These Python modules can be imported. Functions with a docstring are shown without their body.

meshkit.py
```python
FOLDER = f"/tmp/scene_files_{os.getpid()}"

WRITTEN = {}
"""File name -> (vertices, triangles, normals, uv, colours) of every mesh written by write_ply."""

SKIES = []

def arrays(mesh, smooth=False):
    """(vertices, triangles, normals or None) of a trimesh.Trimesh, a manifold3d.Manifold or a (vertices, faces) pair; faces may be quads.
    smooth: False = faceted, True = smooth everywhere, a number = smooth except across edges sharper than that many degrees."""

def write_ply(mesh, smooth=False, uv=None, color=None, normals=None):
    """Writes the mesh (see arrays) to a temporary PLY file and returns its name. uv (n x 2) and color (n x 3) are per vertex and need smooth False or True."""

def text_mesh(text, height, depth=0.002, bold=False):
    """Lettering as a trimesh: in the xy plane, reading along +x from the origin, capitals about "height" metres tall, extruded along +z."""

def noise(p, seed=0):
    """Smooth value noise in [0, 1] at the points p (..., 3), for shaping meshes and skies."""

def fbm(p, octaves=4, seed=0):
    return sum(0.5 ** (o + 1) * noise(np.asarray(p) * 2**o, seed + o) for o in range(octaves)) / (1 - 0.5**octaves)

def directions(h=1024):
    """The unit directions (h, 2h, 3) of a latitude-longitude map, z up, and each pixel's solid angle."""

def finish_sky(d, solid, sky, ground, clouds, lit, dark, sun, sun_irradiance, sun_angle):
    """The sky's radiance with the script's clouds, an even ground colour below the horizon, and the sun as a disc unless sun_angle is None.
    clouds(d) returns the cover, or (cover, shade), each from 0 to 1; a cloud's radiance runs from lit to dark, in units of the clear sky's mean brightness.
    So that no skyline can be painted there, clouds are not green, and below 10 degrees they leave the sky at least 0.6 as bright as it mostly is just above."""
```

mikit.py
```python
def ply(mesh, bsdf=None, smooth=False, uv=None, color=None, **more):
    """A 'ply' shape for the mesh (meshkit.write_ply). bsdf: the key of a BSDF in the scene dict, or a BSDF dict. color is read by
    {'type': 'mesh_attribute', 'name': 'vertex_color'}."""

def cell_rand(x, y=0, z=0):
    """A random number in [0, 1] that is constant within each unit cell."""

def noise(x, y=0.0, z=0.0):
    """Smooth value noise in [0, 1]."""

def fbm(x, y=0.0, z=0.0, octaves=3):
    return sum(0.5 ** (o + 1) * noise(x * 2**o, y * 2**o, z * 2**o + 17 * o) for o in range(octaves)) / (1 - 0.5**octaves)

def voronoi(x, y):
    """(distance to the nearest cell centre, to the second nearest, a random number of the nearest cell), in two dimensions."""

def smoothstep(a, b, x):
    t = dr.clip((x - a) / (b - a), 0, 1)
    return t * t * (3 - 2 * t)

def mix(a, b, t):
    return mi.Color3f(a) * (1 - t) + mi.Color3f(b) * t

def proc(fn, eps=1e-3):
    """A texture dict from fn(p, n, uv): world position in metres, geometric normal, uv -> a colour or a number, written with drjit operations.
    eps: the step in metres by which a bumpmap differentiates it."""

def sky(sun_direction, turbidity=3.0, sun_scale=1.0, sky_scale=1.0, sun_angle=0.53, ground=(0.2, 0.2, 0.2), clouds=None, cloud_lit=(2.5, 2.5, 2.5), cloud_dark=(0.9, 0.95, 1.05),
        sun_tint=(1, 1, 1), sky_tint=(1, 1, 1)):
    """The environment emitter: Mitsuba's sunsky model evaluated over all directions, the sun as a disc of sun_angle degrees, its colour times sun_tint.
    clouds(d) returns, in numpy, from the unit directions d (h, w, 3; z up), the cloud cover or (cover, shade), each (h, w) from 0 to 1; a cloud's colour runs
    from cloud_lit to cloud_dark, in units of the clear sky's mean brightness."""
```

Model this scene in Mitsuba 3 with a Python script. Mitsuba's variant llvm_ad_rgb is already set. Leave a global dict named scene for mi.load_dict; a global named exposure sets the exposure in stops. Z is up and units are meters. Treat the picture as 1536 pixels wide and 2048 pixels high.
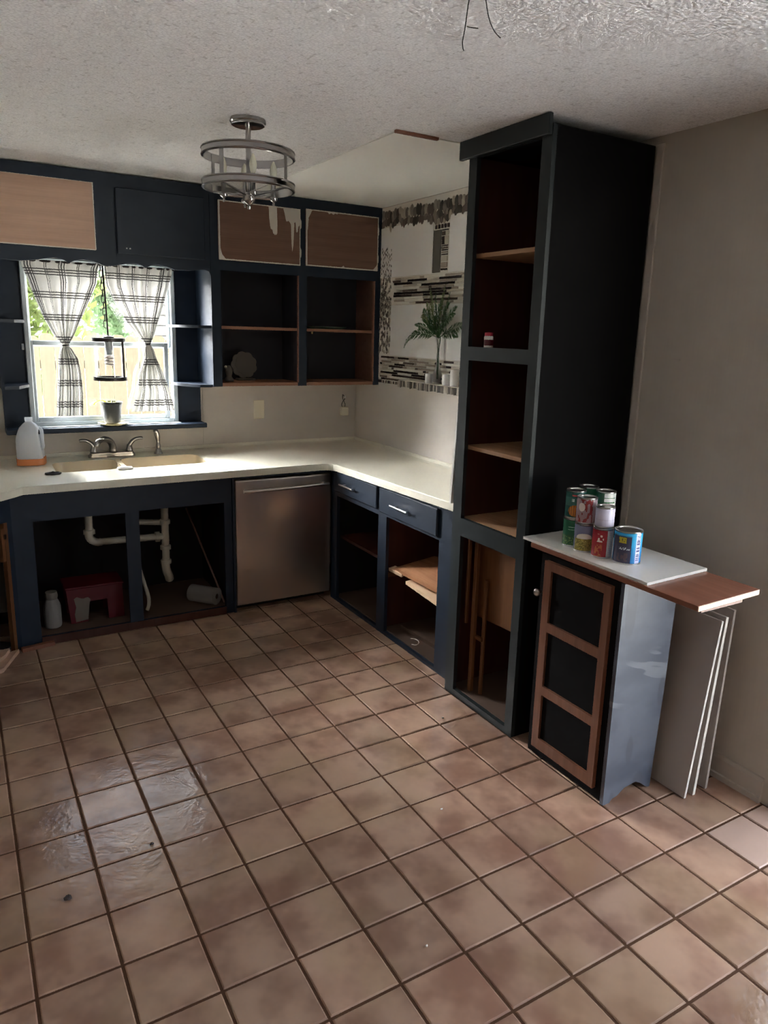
import math, random
import numpy as np, trimesh, drjit as dr, mitsuba as mi
import shapely.geometry as sg
from shapely.ops import unary_union
import mikit, meshkit
from mikit import proc, noise, fbm, voronoi, cell_rand, smoothstep, mix

T = mi.ScalarTransform4f
scene, labels = {}, {}
rng = np.random.default_rng(7)
random.seed(7)
U = 0.2096                                   # floor tile pitch

# ---------------------------------------------------------------- camera, sky, exposure
exposure = 4.62
CAM = np.array([-0.0461, -2.4041, 1.6909])
FWD = np.array([0.5070, 0.8338, -0.2187])
RIGHT = np.array([0.8575, -0.5136, 0.0297])
DOWN = np.cross(FWD, RIGHT)
F_PX, CX, CY = 1461.94, 793.56, 993.48
scene['camera'] = {
    'type': 'perspective',
    'to_world': T().look_at(origin=CAM.tolist(), target=(CAM + FWD).tolist(), up=(-DOWN).tolist()),
    'fov': 2 * math.degrees(math.atan(768 / F_PX)), 'fov_axis': 'x',
    'principal_point_offset_x': -(CX - 768) / 1536, 'principal_point_offset_y': -(CY - 1024) / 2048,
    'near_clip': 0.02, 'far_clip': 500.0}


def clouds(d):
    n = meshkit.fbm(np.stack([d[..., 0], d[..., 1], d[..., 2]], -1) * 3.0, 4, 3)
    return np.clip((n - 0.28) * 3.0, 0, 1), np.clip((n - 0.55) * 1.5, 0, 1)


scene['sky'] = mikit.sky((-0.584, 0.560, 0.588), turbidity=3.0, sun_scale=5.6, sky_scale=1.0, sun_angle=59.0, sun_tint=(0.88, 1.08, 1.52), sky_tint=(0.98, 1.0, 1.04), ground=(0.36, 0.35, 0.32),
                         clouds=clouds, cloud_lit=(3.4, 3.5, 3.65), cloud_dark=(2.4, 2.5, 2.6))


# ---------------------------------------------------------------- materials
def mat(name, color, rough=0.5, spec=0.5, metal=0.0, bump=None, scale=0.0, **kw):
    c = color if isinstance(color, dict) else {'type': 'rgb', 'value': list(color)}
    d = {'type': 'principled', 'base_color': c, 'roughness': rough, 'specular': spec}
    if metal:
        d['metallic'] = metal
    d.update(kw)
    if bump is not None:
        d = {'type': 'bumpmap', 'arbitrary': bump, 'scale': scale, 'bsdf': d}
    scene[name] = {'type': 'twosided', 'bsdf': d}
    return name


def tile_col(p, n, uv):
    x, y = p.x / U, p.y / U
    a = fbm(p.x * 9, p.y * 9, 3.0, 4)
    b = fbm(p.x * 3.1 + 7, p.y * 3.1, 1.0, 3)
    r = cell_rand(x, y, 5)
    c = mix((0.250, 0.140, 0.100), (0.42, 0.282, 0.205), smoothstep(0.28, 0.72, a * 0.65 + b * 0.35))
    c = mix(c, (0.33, 0.24, 0.14), 0.30 * smoothstep(0.45, 0.7, fbm(p.x * 5 + 30, p.y * 5 + 11, 2.0, 3)))
    return c * (0.84 + 0.30 * r)


def tile_bump(p, n, uv):
    return fbm(p.x * 28, p.y * 28, 0.0, 3) + 0.35 * noise(p.x * 130, p.y * 130, 0.0)


def tile_rough(p, n, uv):
    return dr.select(n.z < 0.97, 0.62, 0.11 + 0.17 * fbm(p.x * 16, p.y * 16, 4.0, 3))


mat('m_tile', proc(tile_col), proc(tile_rough), 0.5, bump=proc(tile_bump, 2e-3), scale=0.0011)
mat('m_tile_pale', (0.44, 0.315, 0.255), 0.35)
mat('m_grout', (0.085, 0.045, 0.028), 0.9, 0.1)


def popcorn(p, n, uv):
    d1, d2, r = voronoi(p.x * 75, p.y * 75)
    big = smoothstep(0.45, 0.0, d1) * (0.4 + 0.6 * r)
    return big + 0.5 * noise(p.x * 160, p.y * 160, 0.0)


def popcorn_col(p, n, uv):
    d1, d2, r = voronoi(p.x * 85, p.y * 85)
    pit = smoothstep(0.16, 0.40, d2 - d1) * 0.55 + 0.45 * noise(p.x * 120 + 5, p.y * 120, 2.0)
    speck = smoothstep(0.80, 0.90, noise(p.x * 95, p.y * 95 + 9, 7.0))
    c = mix((0.70, 0.70, 0.695), (0.90, 0.90, 0.895), pit)
    return mix(c, (0.36, 0.35, 0.33), 0.35 * speck)


mat('m_ceiling', proc(popcorn_col), 0.55, 0.5, bump=proc(popcorn, 1.5e-3), scale=0.009)
mat('m_ceiling_patch', (0.78, 0.78, 0.74), 0.7, 0.3)


def wall_bump(p, n, uv):
    return fbm(p.x * 60, p.y * 60, p.z * 60, 2)


def wall_tex(p, n, uv):
    a = fbm(p.x * 6, p.y * 6, p.z * 6, 4)
    s = noise(p.x * 200, p.y * 200, p.z * 6.0)
    return mix((0.41, 0.375, 0.33), (0.47, 0.435, 0.385), a) * (0.98 + 0.04 * s)


mat('m_wall', proc(wall_tex), 0.6, 0.35, bump=proc(wall_bump), scale=0.0008)


def bs_tex(p, n, uv):
    a = fbm(p.x * 6, p.y * 6, p.z * 6, 4)
    s = noise(p.x * 320, p.y * 320, p.z * 320)
    return mix((0.47, 0.435, 0.39), (0.55, 0.51, 0.46), 0.7 * a + 0.3 * s)


mat('m_backsplash', proc(bs_tex), 0.45, 0.4)
mat('m_trim', (0.42, 0.38, 0.34), 0.55)
mat('m_outwall', (0.55, 0.5, 0.45), 0.9)


def navy_tex(p, n, uv):
    a = fbm(p.x * 8, p.y * 8, p.z * 8, 3)
    return mix((0.008, 0.0155, 0.029), (0.013, 0.023, 0.040), a)


mat('m_navy', proc(navy_tex), 0.48, 0.36)
mat('m_black_paint', (0.004, 0.004, 0.0045), 0.8, 0.08)


def frame_tex(p, n, uv):
    a = fbm(p.x * 8, p.y * 8, p.z * 8, 3)
    return mix((0.012, 0.017, 0.019), (0.018, 0.024, 0.026), a)


mat('m_pantry_paint', proc(frame_tex), 0.45, 0.3)


def slate_tex(p, n, uv):
    a = fbm(p.x * 5, p.y * 5, p.z * 9, 4)
    k = noise(p.x * 14 + 3, 0.0, p.z * 5 + 9)
    band = smoothstep(0.52, 0.55, p.z + 0.25 * p.x) * smoothstep(1.08, 1.05, p.z + 0.25 * p.x)
    c = mix((0.052, 0.064, 0.092), (0.078, 0.093, 0.125), smoothstep(0.3, 0.7, a))
    c = mix(c, (0.055, 0.062, 0.082), 0.6 * smoothstep(0.62, 0.68, k))
    streak = smoothstep(0.60, 0.66, fbm(p.x * 6, 1.0, (p.z + 0.28 * p.x) * 30, 2)) * smoothstep(0.10, 0.04, dr.abs(p.z - 0.05 - 0.22 * p.x))
    return mix(c, (0.20, 0.22, 0.25), 0.45 * streak)


mat('m_slate', proc(slate_tex), 0.38, 0.5)


def wood(name, c0, c1, axis='x', rough=0.5, sc=1.0):
    def fn(p, n, uv):
        a, b, c = {'x': (p.x, p.y, p.z), 'y': (p.y, p.x, p.z), 'z': (p.z, p.x, p.y)}[axis]
        g = fbm(a * 2.2 * sc, b * 38 * sc, c * 38 * sc, 3)
        g2 = noise(a * 9 * sc, b * 180 * sc, c * 180 * sc)
        return mix(c0, c1, dr.clip(0.75 * g + 0.25 * g2, 0, 1))
    return mat(name, proc(fn), rough, 0.4)


wood('m_wood_raw', (0.42, 0.26, 0.185), (0.56, 0.38, 0.28), 'x', 0.5)
wood('m_wood_stained', (0.14, 0.07, 0.05), (0.22, 0.125, 0.092), 'x', 0.5)
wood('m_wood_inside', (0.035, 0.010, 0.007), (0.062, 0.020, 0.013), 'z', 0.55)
wood('m_wood_shelf', (0.30, 0.16, 0.085), (0.46, 0.28, 0.16), 'y', 0.5)
wood('m_wood_plank', (0.30, 0.12, 0.05), (0.50, 0.26, 0.14), 'y', 0.5)
wood('m_wood_edge', (0.22, 0.10, 0.06), (0.33, 0.17, 0.11), 'x', 0.5)
wood('m_wood_orange', (0.085, 0.034, 0.013), (0.145, 0.062, 0.024), 'z', 0.45)
wood('m_wood_door', (0.10, 0.038, 0.021), (0.165, 0.07, 0.042), 'z', 0.45)
wood('m_wood_board', (0.15, 0.055, 0.032), (0.23, 0.095, 0.06), 'y', 0.35)
wood('m_wood_pale', (0.62, 0.43, 0.27), (0.74, 0.56, 0.38), 'y', 0.6)
wood('m_fence', (0.065, 0.055, 0.036), (0.105, 0.09, 0.062), 'z', 0.8, 0.5)
mat('m_remnant', (0.62, 0.60, 0.55), 0.6)
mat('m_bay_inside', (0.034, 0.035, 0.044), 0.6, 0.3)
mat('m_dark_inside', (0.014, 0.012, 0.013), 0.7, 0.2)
mat('m_floorboard', (0.085, 0.055, 0.042), 0.7, 0.2)


def counter_tex(p, n, uv):
    a = noise(p.x * 420, p.y * 420, 0.0)
    b = fbm(p.x * 5, p.y * 5, 0.0, 3)
    return mix((0.63, 0.61, 0.51), (0.72, 0.70, 0.60), 0.5 * a + 0.5 * b)


mat('m_counter', proc(counter_tex), 0.27, 0.5)
mat('m_sink', (0.62, 0.54, 0.40), 0.25, 0.5)
mat('m_white_lam', (0.66, 0.65, 0.62), 0.3, 0.5)
mat('m_board_grey', (0.40, 0.365, 0.34), 0.45, 0.4)
mat('m_white', (0.75, 0.74, 0.72), 0.45)
mat('m_almond', (0.74, 0.69, 0.54), 0.4)
mat('m_black', (0.012, 0.012, 0.013), 0.4)


def brushed(p, n, uv):
    return 0.19 + 0.10 * noise(p.x * 900, 2.0, p.z * 6)


mat('m_steel', (0.66, 0.60, 0.56), proc(brushed), 0.5, 0.95, anisotropic=0.6)
mat('m_steel_bar', (0.85, 0.82, 0.80), 0.2, 0.5, 1.0)
mat('m_chrome', (0.40, 0.39, 0.39), 0.05, 0.5, 1.0)
mat('m_bronze', (0.05, 0.045, 0.042), 0.35, 0.5, 0.6)
mat('m_alu', (0.36, 0.40, 0.42), 0.4, 0.5)
mat('m_pvc', (0.46, 0.43, 0.36), 0.45)
mat('m_red', (0.28, 0.012, 0.03), 0.45)
mat('m_redcap', (0.45, 0.03, 0.06), 0.4)
mat('m_pot', (0.028, 0.032, 0.034), 0.5)
mat('m_soil', (0.05, 0.035, 0.025), 0.9)
mat('m_saucer', (0.70, 0.62, 0.42), 0.4)
mat('m_brass', (0.75, 0.60, 0.32), 0.25, 0.5, 1.0)
mat('m_cord', (0.02, 0.02, 0.02), 0.6)
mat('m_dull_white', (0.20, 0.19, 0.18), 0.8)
mat('m_ceramic', (0.14, 0.125, 0.105), 0.45)
mat('m_plastic_red', (0.075, 0.004, 0.011), 0.4)
mat('m_greenglass', (0.28, 0.46, 0.42), 0.15)
mat('m_orange_liquid', (0.70, 0.25, 0.08), 0.35)
mat('m_bulb_white', (0.62, 0.61, 0.50), 0.15)
mat('m_tin', (0.62, 0.62, 0.62), 0.22, 0.5, 1.0)
mat('m_debris', (0.05, 0.04, 0.04), 0.8)
mat('m_debris_white', (0.7, 0.66, 0.62), 0.8)
mat('m_patio', (0.50, 0.50, 0.49), 0.9, 0.1)
mat('m_ground', (0.55, 0.53, 0.46), 0.9, 0.1)
mat('m_bark', (0.13, 0.09, 0.06), 0.9)
mat('m_siding', (0.10, 0.10, 0.098), 0.7)
mat('m_roof', (0.25, 0.23, 0.22), 0.9)
for i, c in enumerate([(0.016, 0.011, 0.010), (0.055, 0.038, 0.032), (0.34, 0.29, 0.24), (0.56, 0.52, 0.44), (0.74, 0.71, 0.64), (0.11, 0.085, 0.07)]):
    mat(f'm_mosaic_{i}', c, 0.25, 0.5)
for i, c in enumerate([(0.085, 0.068, 0.056), (0.16, 0.135, 0.115), (0.05, 0.045, 0.036), (0.24, 0.215, 0.18), (0.40, 0.36, 0.30), (0.13, 0.10, 0.088)]):
    mat(f'm_pebble_{i}', c, 0.5, 0.4)
mat('m_mural_white', (0.86, 0.85, 0.83), 0.3, 0.5)
mat('m_mural_grey', (0.125, 0.12, 0.105), 0.35, 0.5)
mat('m_mural_grout', (0.72, 0.69, 0.63), 0.7)


def leafmat(name, c, trans=0.9):
    scene[name] = {'type': 'principledthin', 'base_color': {'type': 'rgb', 'value': list(c)}, 'roughness': 0.5, 'diff_trans': trans}


leafmat('m_leaf_a', (0.10, 0.155, 0.085))
leafmat('m_leaf_b', (0.15, 0.20, 0.07))
leafmat('m_leaf_c', (0.09, 0.155, 0.12))
leafmat('m_fern', (0.055, 0.105, 0.045), 0.6)
leafmat('m_fern_pale', (0.16, 0.20, 0.085), 0.7)
leafmat('m_sprout', (0.55, 0.55, 0.12))
scene['m_jug'] = {'type': 'principledthin', 'base_color': {'type': 'rgb', 'value': [0.80, 0.84, 0.88]}, 'roughness': 0.4, 'diff_trans': 0.8}


def plaid(p, n, uv):
    u, v = uv.x, uv.y                        # metres along and down the cloth
    def lines(t, pitch, off):
        w = t - off
        w = w - dr.floor(w / pitch) * pitch
        k = mi.Float(0)
        for c in (0.020, 0.034, 0.048):
            k = dr.maximum(k, smoothstep(0.0040, 0.0024, dr.abs(w - c)))
        return k
    ln = dr.maximum(lines(u, 0.135, 0.02), lines(v, 0.122, 0.028))
    weave = 0.93 + 0.07 * noise(u * 900, v * 900, 0.0)
    return mix((0.72, 0.72, 0.69), (0.035, 0.033, 0.035), 0.92 * ln) * weave


scene['m_curtain'] = {'type': 'principledthin', 'base_color': proc(plaid), 'roughness': 0.8, 'diff_trans': 0.16}
scene['m_glass'] = {'type': 'thindielectric', 'int_ior': 1.5}
scene['m_solidglass'] = {'type': 'dielectric', 'int_ior': 1.5}


# ---------------------------------------------------------------- helpers
def uniq(key):
    if key not in scene and key not in labels:
        return key
    i = 1
    while f'{key}_{i:03d}' in scene or f'{key}_{i:03d}' in labels:
        i += 1
    return f'{key}_{i:03d}'


def thing(name, label=None, cat=None, group=None, kind=None):
    key = uniq(name)
    d = {}
    if label: d['label'] = label
    if cat: d['category'] = cat
    if group: d['group'] = group
    if kind: d['kind'] = kind
    labels[key] = d
    return key


def part(parent, name, mesh, m, smooth=30, label=None, kind=None, uv=None):
    if isinstance(mesh, list):
        mesh = trimesh.util.concatenate(mesh)
    key = uniq(f'{parent}__{name}')
    scene[key] = mikit.ply(mesh, m, smooth, uv)
    d = {}
    if label: d['label'] = label
    if kind: d['kind'] = kind
    if d: labels[key] = d
    return key


def single(name, mesh, m, label, cat, group=None, kind=None, smooth=30):
    if isinstance(mesh, list):
        mesh = trimesh.util.concatenate(mesh)
    key = uniq(name)
    scene[key] = mikit.ply(mesh, m, smooth)
    labels[key] = {'label': label}
    if cat: labels[key]['category'] = cat
    if group: labels[key]['group'] = group
    if kind: labels[key]['kind'] = kind
    return key


def struct(name, mesh, m, label=None, smooth=False):
    if isinstance(mesh, list):
        mesh = trimesh.util.concatenate(mesh)
    scene[name] = mikit.ply(mesh, m, smooth)
    labels[name] = {'kind': 'structure'}
    if label: labels[name]['label'] = label
    return name


def box(x0, x1, y0, y1, z0, z1, b=0.0):
    x0, x1 = min(x0, x1), max(x0, x1); y0, y1 = min(y0, y1), max(y0, y1); z0, z1 = min(z0, z1), max(z0, z1)
    b = min(b, 0.45 * (x1 - x0), 0.45 * (y1 - y0), 0.45 * (z1 - z0))
    if b <= 0:
        m = trimesh.creation.box([x1 - x0, y1 - y0, z1 - z0])
        m.apply_translation([(x0 + x1) / 2, (y0 + y1) / 2, (z0 + z1) / 2])
        return m
    pts = []
    for sx, a, ia in ((0, x0, x0 + b), (1, x1, x1 - b)):
        for sy, c, ic in ((0, y0, y0 + b), (1, y1, y1 - b)):
            for sz, e, ie in ((0, z0, z0 + b), (1, z1, z1 - b)):
                pts += [(a, ic, ie), (ia, c, ie), (ia, ic, e)]
    return trimesh.convex.convex_hull(np.array(pts))


def rotm(mesh, deg, axis, point=(0, 0, 0)):
    mesh.apply_transform(trimesh.transformations.rotation_matrix(math.radians(deg), axis, point))
    return mesh


def cyl(x, y, z0, z1, r, seg=24):
    m = trimesh.creation.cylinder(r, z1 - z0, sections=seg)
    m.apply_translation([x, y, (z0 + z1) / 2])
    return m


def lathe(profile, x=0, y=0, z=0, seg=32):
    m = trimesh.creation.revolve(np.array(profile, float), sections=seg)
    m.apply_translation([x, y, z])
    return m


def tube(pts, r, seg=10, closed=False):
    pts = np.array(pts, float)
    r = np.broadcast_to(np.asarray(r, float), (len(pts),))
    n = len(pts)
    tan = np.gradient(pts, axis=0) if not closed else np.roll(pts, -1, 0) - np.roll(pts, 1, 0)
    tan /= np.linalg.norm(tan, axis=1, keepdims=True) + 1e-12
    ref = np.array([0, 0, 1.0]) if abs(tan[0][2]) < 0.9 else np.array([1.0, 0, 0])
    u = np.cross(tan[0], ref); u /= np.linalg.norm(u)
    V, F = [], []
    for i in range(n):
        u = u - tan[i] * (u @ tan[i]); u /= np.linalg.norm(u)
        w = np.cross(tan[i], u)
        a = np.linspace(0, 2 * math.pi, seg, endpoint=False)
        V.append(pts[i] + r[i] * (np.cos(a)[:, None] * u + np.sin(a)[:, None] * w))
    V = np.concatenate(V)
    for i in range(n if closed else n - 1):
        j = (i + 1) % n
        for k in range(seg):
            k2 = (k + 1) % seg
            F += [(i * seg + k, i * seg + k2, j * seg + k2), (i * seg + k, j * seg + k2, j * seg + k)]
    if not closed:
        V = np.vstack([V, pts[0], pts[-1]])
        for k in range(seg):
            k2 = (k + 1) % seg
            F += [(n * seg, k2, k), (n * seg + 1, (n - 1) * seg + k, (n - 1) * seg + k2)]
    m = trimesh.Trimesh(V, np.array(F), process=False)
    return m


def spline(pts, n=24):
    from scipy.interpolate import CubicSpline
    pts = np.array(pts, float)
    t = np.r_[0, np.cumsum(np.linalg.norm(np.diff(pts, axis=0), axis=1))]
    return CubicSpline(t, pts)(np.linspace(0, t[-1], n))


def prism(poly, h, axis='z', off=0.0):
    """shapely polygon extruded by h; axis 'z': (a,b)->(x,y); 'y': (a,b)->(x,z), from y=off; 'x': (a,b)->(y,z), from x=off"""
    if not isinstance(poly, sg.base.BaseGeometry):
        poly = sg.Polygon(poly)
    geoms = getattr(poly, 'geoms', [poly])
    ms = [trimesh.creation.extrude_polygon(g, h, engine='earcut') for g in geoms if g.area > 1e-9]
    m = trimesh.util.concatenate(ms)
    v = m.vertices.copy()
    if axis == 'z':
        m.vertices = v + [0, 0, off]
    elif axis == 'y':
        m.vertices = np.c_[v[:, 0], v[:, 2] + off, v[:, 1]]; m.invert()
    else:
        m.vertices = np.c_[v[:, 2] + off, v[:, 0], v[:, 1]]
    return m


def rect(a0, a1, b0, b1):
    return sg.box(min(a0, a1), min(b0, b1), max(a0, a1), max(b0, b1))


# ---------------------------------------------------------------- setting: floor, walls, ceiling
XW, YW, ZC = 2.437, 2.29, 2.48               # right wall, back wall, ceiling
XL, YR = -2.60, -4.60                        # left and rear walls of the room behind the camera

struct('floor', [box(XL, XW + 0.14, YR, YW + 0.14, -0.12, -0.0035)], 'm_grout', 'dark brown grout bed under the square floor tiles')


def tile_mesh(x0, x1, y0, y1):
    g, c, d = 0.0034, 0.0045, 0.0105
    x0 += g; x1 -= g; y0 += g; y1 -= g
    R = lambda i, z: [(x0 + i, y0 + i, z), (x1 - i, y0 + i, z), (x1 - i, y1 - i, z), (x0 + i, y1 - i, z)]
    h = rng.uniform(-0.0004, 0.0004)
    V = np.array(R(0, -d) + R(0, -0.0042 + h) + R(0.0026, -0.0010 + h) + R(c, 0.0 + h))
    F = [(12, 13, 14), (12, 14, 15)]
    for l in range(3):
        for k in range(4):
            a, b = 4 * l + k, 4 * l + (k + 1) % 4
            F += [(a, b, b + 4), (a, b + 4, a + 4)]
    return trimesh.Trimesh(V, np.array(F), process=False)


def project(P):
    q = np.array(P) - CAM
    z = q @ FWD
    return np.array([CX + F_PX * (q @ RIGHT) / z, CY + F_PX * (q @ DOWN) / z]), z


tiles, field = [], []
for i in range(-12, 12):
    for j in range(-22, 10):
        x0, x1, y0, y1 = i * U, (i + 1) * U, j * U, (j + 1) * U
        x1 = min(x1, XW - 0.004); y1 = min(y1, YW)
        if x1 - x0 < 0.02 or x0 < XL or y0 < YR:
            continue
        ok = False
        for c in ((x0, y0), (x1, y0), (x0, y1), (x1, y1)):
            (u, v), z = project((c[0], c[1], 0))
            ok |= z > 0.2 and -20 < u < 1556 and 1150 < v < 2068
        hidden = (y0 > 1.70) or (x0 > 1.96 and y0 > -0.23)
        (tiles if ok and not hidden else field).append((x0, x1, y0, y1))
tiles.sort(key=lambda t: math.hypot((t[0] + t[1]) / 2 - CAM[0], (t[2] + t[3]) / 2 - CAM[1]))
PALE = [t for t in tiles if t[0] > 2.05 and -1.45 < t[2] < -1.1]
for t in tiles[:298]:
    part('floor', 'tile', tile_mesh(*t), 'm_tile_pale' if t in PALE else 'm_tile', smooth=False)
field += tiles[298:]
part('floor', 'tile_field', [tile_mesh(*t) for t in field], 'm_tile', smooth=False, kind='stuff')

# back wall with the window hole
WX0, WX1, WZ0, WZ1 = 0.318, 1.160, 1.090, 2.040
wall_poly = rect(XL - 0.14, XW + 0.14, -0.12, ZC + 0.1).difference(rect(WX0, WX1, WZ0, WZ1))
struct('wall_back', prism(wall_poly, 0.14, 'y', YW), 'm_wall', 'tan grey panelled back wall under the upper cabinets')
BSP = prism(rect(-0.6, 1.3185, 0.93, 1.071).union(rect(1.3095, 1.3185, 0.93, 1.40)), 0.004, 'y', YW - .004)
part('wall_back', 'backsplash_sheet', BSP, 'm_backsplash', smooth=False)
part('wall_back', 'backsplash_sheet', box(1.3205, XW - .0045, YW - .004, YW, 0.93, 1.355), 'm_backsplash', smooth=False)
BSR = box(XW - .004, XW, 0.285, YW, 0.93, 1.361)
# right wall with the patio opening next to the camera
DY0, DY1, DZ1 = -2.55, -1.16, 2.05
wall_r = rect(YR, YW, -0.12, ZC + 0.1).difference(rect(DY0, DY1, 0.0, DZ1))
struct('wall_right', prism(wall_r, 0.14, 'x', XW), 'm_wall', 'taupe right hand wall behind the tall pantry and the island')
part('wall_right', 'backsplash_sheet', BSR, 'm_backsplash', smooth=False)
part('wall_right', 'nail_mark', [box(XW - 0.004, XW, -0.452, -0.412, 1.618, 1.622)], 'm_trim')
struct('wall_left', prism(rect(YR, YW, -0.12, ZC + 0.1), 0.14, 'x', XL - 0.14), 'm_wall')
struct('wall_rear', prism(rect(XL - 0.14, XW + 0.14, -0.12, ZC + 0.1), 0.14, 'y', YR - 0.14), 'm_wall')
struct('ceiling', box(XL - 0.14, XW + 0.14, YR - 0.14, YW + 0.14, ZC, ZC + 0.12), 'm_ceiling', 'white popcorn textured ceiling')
part('ceiling', 'patch_panel', box(1.565, XW, 0.325, YW, ZC - 0.005, ZC), 'm_ceiling_patch', smooth=False, label='smooth untextured white ceiling patch')
part('ceiling', 'wood_strip', box(1.552, 1.756, 0.312, 0.328, ZC - 0.011, ZC), 'm_wood_board', smooth=False, label='brown sliver of wood at the patch edge')
struct('trim_1', box(XW - 0.012, XW, -0.275, -0.2365, 0.0, ZC - 0.03, 0.003), 'm_trim', 'narrow painted vertical trim strip where pantry meets wall')
struct('baseboard_right', [prism(sg.Polygon([(XW, 0), (XW - 0.020, 0), (XW - 0.020, 0.022), (XW - 0.013, 0.026), (XW - 0.013, 0.085), (XW - 0.006, 0.098), (XW, 0.1)]), 0.81, 'y', -1.04)],
       'm_trim', 'painted two step baseboard along the right wall', smooth=25)
struct('roof', box(XL - 0.6, XW + 0.5, YR - 0.5, YW + 0.16, ZC + 0.13, ZC + 0.3), 'm_roof')

# ---------------------------------------------------------------- window in the back wall
W = 'window_1'
labels[W] = {'kind': 'structure', 'label': 'white aluminium single hung window above the sink'}
fy0, fy1 = 2.255, 2.335
def ring(x0, x1, z0, z1, w, y0, y1, b=0.003):
    return [box(x0, x0 + w, y0, y1, z0, z1, b), box(x1 - w, x1, y0, y1, z0, z1, b), box(x0 + w, x1 - w, y0, y1, z0, z0 + w, b), box(x0 + w, x1 - w, y0, y1, z1 - w, z1, b)]
part(W, 'frame', ring(WX0 + .001, WX1 - .001, WZ0 + .012, WZ1 - .001, 0.026, fy0, fy1), 'm_alu')
part(W, 'upper_sash', ring(0.340, 1.132, 1.555, 2.012, 0.016, 2.292, 2.318), 'm_alu')
part(W, 'lower_sash', ring(0.336, 1.110, 1.127, 1.588, 0.026, 2.264, 2.290), 'm_alu')
part(W, 'latch', [box(0.300, 0.316, 2.262, 2.274, 1.535, 1.57, .003)], 'm_alu')
g = trimesh.Trimesh([(0.35, 2.305, 1.565), (1.12, 2.305, 1.565), (1.12, 2.305, 2.0), (0.35, 2.305, 2.0)], [(0, 1, 2), (0, 2, 3)], process=False)
part(W, 'upper_pane', g, 'm_glass', smooth=False)
g = trimesh.Trimesh([(0.36, 2.277, 1.15), (1.09, 2.277, 1.15), (1.09, 2.277, 1.566), (0.36, 2.277, 1.566)], [(0, 1, 2), (0, 2, 3)], process=False)
part(W, 'lower_pane', g, 'm_glass', smooth=False)
part(W, 'sill', [box(0.185, 1.308, 2.150, YW, 1.072, 1.100, 0.004)], 'm_navy', label='dark navy window ledge')
part(W, 'sill_liner', [box(WX0 + .002, WX1 - .002, 2.20, 2.42, 1.1005, 1.1035)], 'm_alu')

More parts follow.
